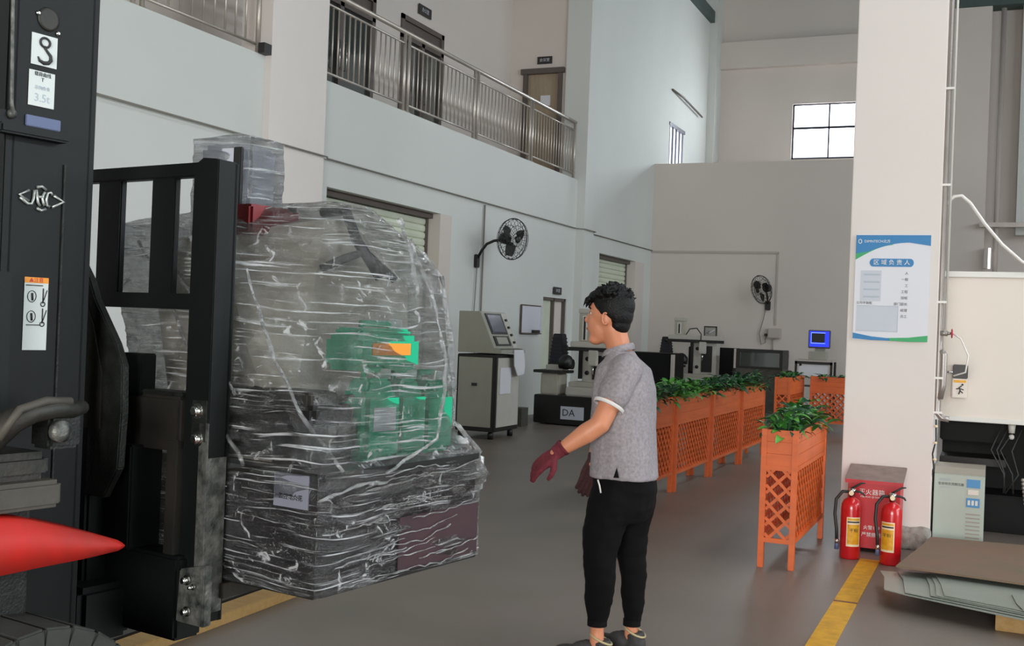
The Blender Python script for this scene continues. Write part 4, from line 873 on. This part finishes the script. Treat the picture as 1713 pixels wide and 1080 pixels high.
onp(.225, .475, .14, .56, .012, .016, 'screen', 'screen_dark')
for k in range(4): onp(.06+k*.11, .09+k*.11, .67, .72, .008, .03, 'button', 'cab_black')
MB().box(.30, .47, .05, .75, 1.19, 1.20).build('shelf_mat', 'cab_black', cs)
for x, y in ((-.10, .08), (.34, .08), (.34, .72)): MB().lathe([(.04, 0), (.04, .08), (.02, .10)], (x, y, 0), 10).build('foot', 'cab_black', cc)
MB().box(.433, .445, .10, .45, .60, .95).build('paper_sheet', 'paper', cc)
ck = MB(); ck.prism([(.50, .38, 1.19), (.50, .70, 1.19), (.51, .74, 1.0), (.52, .70, .86), (.51, .5, .84), (.51, .38, .98)], (.012, 0, 0), .003)
ck.build('cloth', 'paper', loc=(-6.42, 13.2, 0), label='white cloth hanging from the front of the control cabinet', cat='cloth')
MB().box(-7.2, -6.5, 15.3, 15.55, 0, .28).build('low_step', 'grey_cast', label='low grey ledge on the floor between cabinet and black machine', cat='ledge')

def edm(loc, label, bz, cx, hx, plate_txt=None):
    r = thing('drilling_machine', loc, label, 'machine')
    base = MB().box(0, 1.35, 0, .9, .02, .46, .01).build('base_cabinet', 'cab_black', r)
    MB().box(.06, .36, .1, .5, .46, .80, .02).build('pedestal', 'beige', r); MB().box(-.05, .45, .05, .55, .80, .845, .006).build('side_shelf', 'greasy', r)
    MB().box(.10, .38, .2, .5, .845, .93, .01).build('tray', 'beige_light', r)
    bl = MB().prism([(cx-.14, .4, .845), (cx+.14, .4, .845), (cx+.07, .4, 1.42), (cx-.07, .4, 1.42)], (0, .22, 0), .01).build('bellows', 'bellows', r)
    for k in range(9): z = .87+k*.058; w = .14-.07*k/9; MB().box(cx-w-.008, cx+w+.008, .385, .635, z, z+.022, .004).build('bellows_fold', 'bellows', bl)
    mt = MB().cyl((.34, .2, .95), (.56, .2, .95), .08, seg=14).build('motor', 'cab_black', r); MB().ball((.44, .2, .98), (.12, .12, .12), seg=14).build('motor_cap', 'cab_black', mt)
    MB().box(.48, 1.25, .1, .7, .46, .60, .02).build('bed', 'beige_light', r); MB().box(.52, 1.10, .12, .6, .60, .68, .01).build('table', 'beige', r)
    cl_ = MB().box(.62, 1.10, .45, .80, .60, bz, .02).build('column', 'beige_light', r)
    MB().box(.56, .62, .435, .55, .72, bz-.05).build('guide', 'cab_black', cl_); MB().box(.80, 1.02, .43, .45, .72, bz-.12).build('front_cover', 'cab_black', cl_)
    for z in (.82, bz-.18): MB().lathe([(.035, 0), (.035, .02), (.01, .025)], seg=12, mx=frame((.71, .445, z), (1, 0, 0), (0, 0, 1))).build('knob', 'cab_black', cl_)
    bm_ = MB().box(hx-.12, 1.22, .35, .6, bz, bz+.09, .01).build('cross_beam', 'beige_light', r); MB().box(hx-.2, 1.28, .34, .36, bz-.06, bz+.0, .006).build('beam_bellows', 'cab_black', bm_); MB().ball((hx-.16, .36, bz-.03), .035, seg=10).build('beam_end', 'cab_black', bm_)
    hc_ = MB().box(hx, hx+.2, .4, .6, bz+.09, 1.78, .01).build('head_column', 'beige', r); MB().box(hx-.01, hx+.22, .38, .62, 1.76, 1.83, .006).build('head_cap', 'beige_light', hc_)
    MB().box(hx+.06, hx+.14, .39, .40, bz+.11, 1.72).build('slot_frame', 'panel_edge', hc_); MB().box(hx+.085, hx+.115, .385, .392, bz+.12, 1.70).build('slot', 'cab_black', hc_)
    MB().tube([(hx+.25, .4, bz+.1), (hx+.33, .38, bz+.22), (hx+.48, .36, bz+.24), (hx+.58, .35, bz+.12), (hx+.58, .34, bz-.0)], .012, 6).build('cable', 'hose', r)
    sp = MB().box(.78, .92, .26, .36, bz-.28, bz-.04, .01).build('spindle_head', 'beige_light', r); MB().cyl((.85, .31, bz-.42), (.85, .31, bz-.28), .015, seg=8).build('spindle', 'chrome', sp)
    rb_ = MB().box(.86, 1.10, .38, .5, bz+.09, bz+.27, .01).build('reel_box', 'cab_grey', r)
    for q in ((.85, .87, bz+.09, bz+.29), (1.10, 1.12, bz+.09, bz+.29), (.85, 1.12, bz+.27, bz+.29)): MB().box(q[0], q[1], .365, .38, q[2], q[3]).build('reel_frame', 'cab_black', rb_)
    MB().tube([(.89, .372, bz+.14), (.98, .372, bz+.23), (.94, .372, bz+.13), (1.07, .372, bz+.22)], .01, 6).build('reel_wire', 'poster_grey', rb_)
    if plate_txt:
        npl = MB().box(.46, .84, -.012, 0, .10, .30).build('name_plate', 'poster_grey', base); text('plate_lettering', plate_txt, .15, 'dark_print', npl, frame((.485, -.014, .20), (1, 0, 0), (0, 0, 1)), .001, 'LEFT')
    return r
edm((-6.60, 16.0, 0), 'beige and black drilling machine by the narrow door behind the man', 1.22, .20, .56, 'DA')
edm((-6.35, 22.0, 0), 'beige and black drilling machine far back above the planters', 1.38, .03, .22)
MB().box(-6.95, -5.72, 20.9, 21.7, 0, 1.10, .01).build('water_tank', 'tank', label='big black steel tank behind the row of planters', cat='tank')
MB().box(-5.76, -5.70, 20.85, 20.95, .5, 1.08, .004).build('corner_post', 'trunk', label='pale upright post at the corner of the black tank', cat='post')
MB().box(-5.97, -5.02, 23.0, 23.7, 0, 1.23, .01).build('machine_base', 'tank', label='black machine box between pale post and glass fronted tank', cat='cabinet')
tk = thing('glass_tank', (-4.74, 22.0, 0), 'long dark tank with glass front below the far wall fan', 'tank')
MB().box(0, .92, 0, .7, .86, .90, .01).build('frame_bar', 'cab_black', tk); MB().box(0, .92, 0, .7, 1.18, 1.24, .01).build('frame_bar', 'cab_black', tk); MB().box(0, .08, 0, .7, .90, 1.18).build('frame_bar', 'cab_black', tk); MB().box(.86, .92, 0, .7, .90, 1.18).build('frame_bar', 'cab_black', tk); MB().box(.08, .86, .04, .06, .9, 1.18).build('glass_front', 'door_glass', tk); MB().box(-.04, 0, -.01, .05, .85, 1.24).build('edge_strip', 'trunk', tk)
MB().box(.0, .92, .02, .7, .0, .86).build('stand', 'grey_cast', tk)
# desk with monitor
dk = thing('computer_desk', (-3.42, 21.0, 0), 'small desk with dark frame at the far wall behind back planters', 'desk')
MB().box(0, .68, 0, .55, 1.07, 1.10, .004).build('desk_top', 'trunk', dk); MB().box(.0, .68, 0, .02, 1.02, 1.07).build('front_bar', 'cab_black', dk)
for x in (0, .64):
    for y in (0, .51): MB().box(x, x+.04, y, y+.04, 0, 1.07).build('leg', 'cab_black', dk)
MB().box(.05, .63, .05, .5, .6, .62).build('shelf', 'cab_black', dk)
b = MB(); b.prism([(.06, .02, .80), (.60, .02, .80), (.60, .02, 1.0), (.40, .02, 1.04), (.08, .02, .98)], (0, .01, 0)); b.build('hanging_papers', 'paper', dk)
mo = thing('monitor', (-3.22, 21.2, 1.10), 'old monitor with glowing blue screen on the far desk', 'monitor')
MB().prism([(0, 0, .22), (.40, 0, .22), (.40, 0, .56), (0, 0, .56)], (0, .06, 0), .01).build('bezel', 'win_frame', mo); MB().prism([(.05, .06, .26), (.35, .06, .26), (.35, .06, .52), (.05, .06, .52)], (0, .2, 0), .02).build('housing', 'win_frame', mo)
MB().box(.02, .38, -.004, 0, .25, .54).build('screen', 'screen_blue', mo); MB().box(.06, .30, -.008, -.004, .33, .50).build('screen_window', 'screen_black', mo)
b = MB(); b.box(.05, .31, -.007, -.004, .505, .515); b.box(.05, .31, -.007, -.004, .31, .32); b.box(.05, .058, -.007, -.004, .31, .515); b.build('screen_border', 'screen_pale', mo)
MB().box(.12, .30, .05, .2, 0, .23, .01).build('stand', 'cab_grey', mo)
MB().box(.0, .32, 0, .2, 0, .16, .01).build('keyboard_box', 'cab_grey', loc=(-3.18, 21.02, 1.10), label='grey box in front of the blue monitor on the desk', cat='box')

# ================================================================== the man
PT = 5.05
mn = thing('person', Vector((at(1028, 1060, PT).x, at(1028, 1060, PT).y, 0)), 'man in grey polo shirt and black track trousers wearing maroon gloves, reaching out', 'person')
O = Vector(mn.location)
vd = Vector((O.x, O.y, 0)).normalized(); rt = Vector((vd.y, -vd.x, 0))     # away from and to the right of the viewer
fc = (-rt*math.cos(math.radians(18))+vd*math.sin(math.radians(18))).normalized()     # the way he faces
lf = Vector((-fc.y, fc.x, 0))                                              # his left side, towards the viewer
def J(px, py, dt=0): return at(px, py, PT+dt)-O
def ell(c, a, b, seg=20, n=None, e=2.0):
    out = []
    for k in range(seg):
        t = 2*PI*k/seg; ct, st = math.cos(t), math.sin(t)
        out.append(Vector(c)+fc*(a*math.copysign(abs(ct)**(2/e), ct))+lf*(b*math.copysign(abs(st)**(2/e), st)))
    return out
def limb(mb, pts, seg=16):
    P = [Vector(p[0]) for p in pts]; mb.tube(P, [p[1] for p in pts], seg)
    mb.ball(P[0], pts[0][1], seg=seg); mb.ball(P[-1], pts[-1][1], seg=seg)
# skin: head, neck, arms, ankles in one continuous body
hc = J(1020, 531, 0)
RX = Matrix((fc, lf, Vector((0, 0, 1)))).transposed().to_4x4()            # local x = face direction
tiltm = RX @ Matrix.Rotation(math.radians(8), 4, 'Y')
sk = MB()
sk.ball(hc+Vector((0, 0, .025)), (.094, .074, .098), tiltm, 20); sk.ball(hc+fc*.045+Vector((0, 0, -.035)), (.058, .056, .085), tiltm, 18); sk.ball(hc+fc*.060+Vector((0, 0, -.10)), (.038, .038, .028), tiltm, 12)
sk.ball(hc+fc*.104+Vector((0, 0, -.014)), (.022, .014, .016), tiltm, 10); sk.tube([hc+fc*.088+Vector((0, 0, .025)), hc+fc*.110+Vector((0, 0, -.012))], [.010, .013], 8)
sk.ball(hc+fc*.092+Vector((0, 0, -.052)), (.016, .024, .013), tiltm, 10); sk.ball(hc+fc*.084+Vector((0, 0, .042)), (.012, .045, .010), tiltm, 10)
for s in (1, -1): sk.ball(hc+fc*-.004+lf*.074*s+Vector((0, 0, -.008)), (.017, .008, .030), tiltm, 10)
limb(sk, [(hc+Vector((0, 0, -.05))-fc*.02, .058), (J(1034, 578), .056), (J(1040, 600), .062), (J(1046, 640), .09)])
sk.loft([ell(J(1045, 620), .085, .15), ell(J(1043, 680), .10, .15), ell(J(1045, 760), .10, .14), ell(J(1045, 820), .10, .14)])
sh_l = J(1048, 618, -.15); el_l = J(1003, 710, -.22); wr_l = J(929, 758, -.20)
limb(sk, [(sh_l, .055), (sh_l.lerp(el_l, .5), .050), (el_l, .046), (el_l.lerp(wr_l, .3), .046), (el_l.lerp(wr_l, .7), .034), (wr_l, .025)])
sh_r = J(1035, 618, .16); el_r = J(1010, 715, .20); wr_r = J(992, 775, .10)
limb(sk, [(sh_r, .055), (sh_r.lerp(el_r, .5), .050), (el_r, .045), (el_r.lerp(wr_r, .5), .04), (wr_r, .029)])
hipL, hipR = J(1040, 815, -.07), J(1050, 815, .09)
knL, knR = J(1003, 930, -.10), J(1052, 930, .10)
anL, anR = J(999, 1052, -.06), J(1056, 1052, .10)
limb(sk, [(hipL, .06), (knL, .042), (anL.lerp(knL, .5), .036), (anL, .031), (anL+Vector((0, 0, -.07)), .034)])
limb(sk, [(hipR, .06), (knR, .042), (anR.lerp(knR, .5), .034), (anR, .031), (anR+Vector((0, 0, -.07)), .034)])
remesh(sk, 'body', 'skin', mn, .0075, 3)
# ear rims, eyes, brows, lips
for s in (1, -1):
    e0 = hc+fc*-.002+lf*.080*s+Vector((0, 0, -.006))
    MB().tube([e0+fc*(.013*math.cos(a)-.003)+Vector((0, 0, .026*math.sin(a))) for a in [math.radians(-100+k*25) for k in range(-1, 10)]], .0045, 6).build('ear_rim', 'skin', mn)
    MB().ball(hc+fc*.074+lf*.030*s+Vector((0, 0, .018)), (.012, .013, .008), tiltm, 10).build('eye', 'eye', mn)
    MB().ball(hc+fc*.084+lf*.031*s+Vector((0, 0, .018)), (.004, .006, .005), tiltm, 8).build('iris', 'hair', mn)
    MB().tube([hc+fc*.090+lf*.012*s+Vector((0, 0, .040)), hc+fc*.090+lf*.032*s+Vector((0, 0, .045)), hc+fc*.076+lf*.052*s+Vector((0, 0, .038))], [.004, .005, .003], 6).build('eyebrow', 'hair', mn)
MB().ball(hc+fc*.102+Vector((0, 0, -.053)), (.007, .022, .006), tiltm, 10).build('lips', 'lip', mn)
# hair: short at the sides, spiky top
hr = MB(); hr.ball(hc+fc*-.018+Vector((0, 0, .052)), (.100, .083, .088), tiltm, 22); hr.ball(hc-fc*.045+Vector((0, 0, .022)), (.066, .076, .078), tiltm, 18); hr.ball(hc-fc*.048+Vector((0, 0, -.025)), (.050, .062, .055), tiltm, 16)
hr.ball(hc+fc*.05+Vector((0, 0, .095)), (.055, .065, .035), tiltm, 14)
for s in (1, -1): hr.ball(hc+fc*-.02+lf*.066*s+Vector((0, 0, .035)), (.05, .016, .04), tiltm, 12)
rr = random.Random(3)
for k in range(150):
    th = rr.uniform(0, 2*PI); ph = rr.uniform(0, 1.25); d = (fc*math.cos(th)*math.sin(ph)*1.1+lf*math.sin(th)*math.sin(ph)*.9+Vector((0, 0, math.cos(ph)))).normalized()
    c0 = hc-fc*.015+Vector((0, 0, .055)); p = c0+Vector((d.x*.086, d.y*.086, d.z*.080)); lean = fc*rr.uniform(-.1, .6)+lf*rr.uniform(-.3, .3)
    hr.tube([p-d*.01, p+(d+lean*.4).normalized()*.016, p+(d+lean).normalized()*rr.uniform(.026, .040)], [.011, .008, .0015], 5)
for k in range(12):
    p = hc+fc*.085+lf*rr.uniform(-.055, .055)+Vector((0, 0, rr.uniform(.06, .09))); hr.tube([p, p+fc*.018+Vector((0, 0, -.006)), p+fc*.026+Vector((0, 0, -.026))], [.010, .007, .0015], 5)
remesh(hr, 'hair', 'hair', mn, .005, 1)
# polo shirt
def fold(c): return noise.noise(Vector((c.x*9, c.y*9, c.z*5)))*.008+noise.noise(Vector((c.x*22, c.y*22, c.z*12)))*.003
st_ = MB()
st_.loft([ell(J(1037, 584), .066, .070), ell(J(1040, 596), .078, .10), ell(J(1043, 604), .092, .14, e=2.2), ell(J(1044, 616), .112, .185, e=2.3), ell(J(1045, 650), .135, .195, e=2.4), ell(J(1044, 700), .142, .185, e=2.4), ell(J(1043, 745), .143, .180, e=2.4), ell(J(1044, 797), .152, .185, e=2.5)])
sl_e = sh_l.lerp(el_l, .46); limb(st_, [(sh_l+Vector((0, 0, .0)), .075), (sh_l.lerp(el_l, .25), .072), (sl_e, .070)])
sr_e = sh_r.lerp(el_r, .5); limb(st_, [(sh_r, .075), (sh_r.lerp(el_r, .25), .072), (sr_e, .070)])
shirt_o = remesh(st_, 'polo_shirt', 'shirt', mn, .009, 3, fold)
def cuff(c, d, r, h, name, m, par=None):
    d = d.normalized(); a = d.orthogonal().normalized(); b_ = d.cross(a); pts = []
    for q, rr_ in ((-h/2, r), (h/2, r), (h/2, r-.006), (-h/2, r-.006)): pts.append([c+d*q+(a*math.cos(2*PI*k/24)+b_*math.sin(2*PI*k/24))*rr_ for k in range(24)])
    mb = MB(); mb.loft(pts+[pts[0]], False); return mb.build(name, m, par or mn)
dl = (el_l-sh_l).normalized(); cuff(sl_e+dl*.056, dl, .0715, .016, 'sleeve_trim', 'trim_white', shirt_o)
dr = (el_r-sh_r).normalized(); cuff(sr_e+dr*.062, dr, .069, .012, 'sleeve_trim', 'trim_white', shirt_o)
cr = [[J(1035, 582)+fc*(q*math.cos(a))+lf*(q*.98*math.sin(a))+Vector((0, 0, h-.022*math.cos(a))) for a in [2*PI*k/24 for k in range(24)]] for q, h in ((.066, .006), (.072, -.006), (.078, -.024), (.070, -.024), (.064, -.004))]
MB().loft(cr+[cr[0]], False).build('collar', 'shirt', shirt_o)
hs = J(1031, 790, -.185); MB().prism([hs+rt*-.012+Vector((0, 0, -.022)), hs+rt*.012+Vector((0, 0, -.022)), hs+rt*.001+Vector((0, 0, .022))], vd*-.012).build('hem_slit', 'trousers', shirt_o)
# trousers
def tf(c): return noise.noise(Vector((c.x*10, c.y*10, c.z*9)))*.007+noise.noise(Vector((c.x*16, c.y*16, c.z*30)))*.004
tr = MB()
tr.loft([ell(J(1045, 780), .138, .165), ell(J(1045, 810), .145, .175), ell(J(1043, 845), .142, .175), ell(J(1040, 868), .12, .16)])
limb(tr, [(J(1024, 835, -.08), .105), (J(1008, 890, -.09), .090), (knL, .078), (J(1004, 958, -.10), .072), (J(1003, 1000, -.08), .062), (J(999, 1030, -.06), .048)], 20)
limb(tr, [(J(1060, 835, .08), .104), (J(1054, 890, .10), .086), (knR+rt*.01, .070), (J(1060, 965, .10), .062), (J(1060, 1005, .10), .055), (J(1058, 1030, .10), .044)], 20)
tr_o = remesh(tr, 'trousers', 'trousers', mn, .009, 2, tf)
for a, r_ in ((J(999, 1040, -.06), .045), (J(1057, 1040, .10), .041)): cuff(a, Vector((0, 0, 1)), r_, .03, 'trouser_cuff', 'trousers', tr_o)
MB().tube([J(1000, 802, -.165), J(1003, 812, -.17), J(1005, 824, -.17)], .004, 6).build('pocket_piping', 'trim_white', tr_o)
# socks and shoes
def shoe(an, face):
    g = Vector((an.x, an.y, 0)); sd = Vector((-face.y, face.x, 0)); s = MB()
    rm = Matrix((face, sd, Vector((0, 0, 1)))).transposed().to_4x4()
    s.ball(g+face*-.02+Vector((0, 0, .05)), (.055, .04, .05), rm, 14); s.ball(g+face*.05+Vector((0, 0, .05)), (.07, .042, .045), rm, 14); s.ball(g+face*.13+Vector((0, 0, .04)), (.07, .046, .032), rm, 14); s.tube([g+face*-.03+Vector((0, 0, .05)), g+face*-.02+Vector((0, 0, .10))], [.04, .043], 14)
    s.tube([g+face*.02+Vector((0, 0, .06)), g+face*.06+Vector((0, 0, .085))], [.035, .02], 12)
    sh_o = remesh(s, 'shoe', 'shoe', mn, .006, 2)
    so = MB(); out = []
    for k in range(24): t = 2*PI*k/24; x = .05+.135*math.cos(t); wdt = .044+.006*math.cos(t); out.append(g+face*x+sd*(wdt*math.sin(t))+Vector((0, 0, .0)))
    so.prism(out, (0, 0, .024)); so.build('sole', 'sole', sh_o)
    MB().tube([g+face*(-.02+.048*math.cos(a))+sd*(.044*math.sin(a))+Vector((0, 0, .105+.02*math.cos(a))) for a in [2*PI*k/18 for k in range(18)]], .005, 6, True).build('shoe_edging', 'shoe_trim', sh_o)
shoe(anL, (fc*.9-vd*.25).normalized()); shoe(anR, (fc*.95+vd*.1).normalized())
# gloved hands
def hand(wr, d, pn, m, name, curl=.35, s=1.0):
    d = d.normalized(); pn = (pn-d*pn.dot(d)).normalized(); sd = d.cross(pn)          # d along the hand, pn out of the palm, sd towards the thumb
    h = MB(); 
    h.tube([wr-d*.045, wr-d*.02, wr], [.037, .034, .032], 14)
    for q in (-.027, -.009, .009, .027): h.tube([wr+d*.0+sd*q*.7, wr+d*.045*s+sd*q, wr+d*.085*s+sd*q*1.05], [.017, .0165, .0135], 10)
    for i, (q, L) in enumerate(((.030, .066), (.010, .076), (-.010, .072), (-.029, .056))):
        p = wr+d*.083*s+sd*q*1.05; a = curl*(.5+.12*i); pts = [p]; dd = d.copy()
        for seg in (.42, .32, .26):
            dd = (dd*math.cos(a)+pn*math.sin(a)).normalized(); p = p+dd*L*seg*s; pts.append(p); pn2 = (pn*math.cos(a)-d*math.sin(a)); a = a*1.15
        h.tube(pts, [.0125, .0115, .0105, .0085], 10); h.ball(pts[-1], .0085, seg=8)
    t0 = wr+d*.022+sd*.026+pn*.006; t1 = t0+(d*.55+sd*.7+pn*.4).normalized()*.036; t2 = t1+(d*.8+sd*.35+pn*.35).normalized()*.030; t3 = t2+(d*.9+pn*.3).normalized()*.022
    h.tube([t0, t1, t2, t3], [.017, .0145, .012, .009], 10); h.ball(t3, .009, seg=8)
    remesh(h, name, m, mn, .0035, 2)
hd = (J(878, 797, -.18)-wr_l); hand(wr_l, hd, Vector((0, 0, -1))+vd*.6, 'glove', 'glove', .35, 1.05)
cuff(wr_l-hd.normalized()*.043, hd, .038, .014, 'glove_cuff', 'glove')
hd2 = (J(975, 826, .08)-wr_r); hand(wr_r, hd2, -rt*.2+vd*.8, 'glove_dark', 'glove', .5, 1.05)
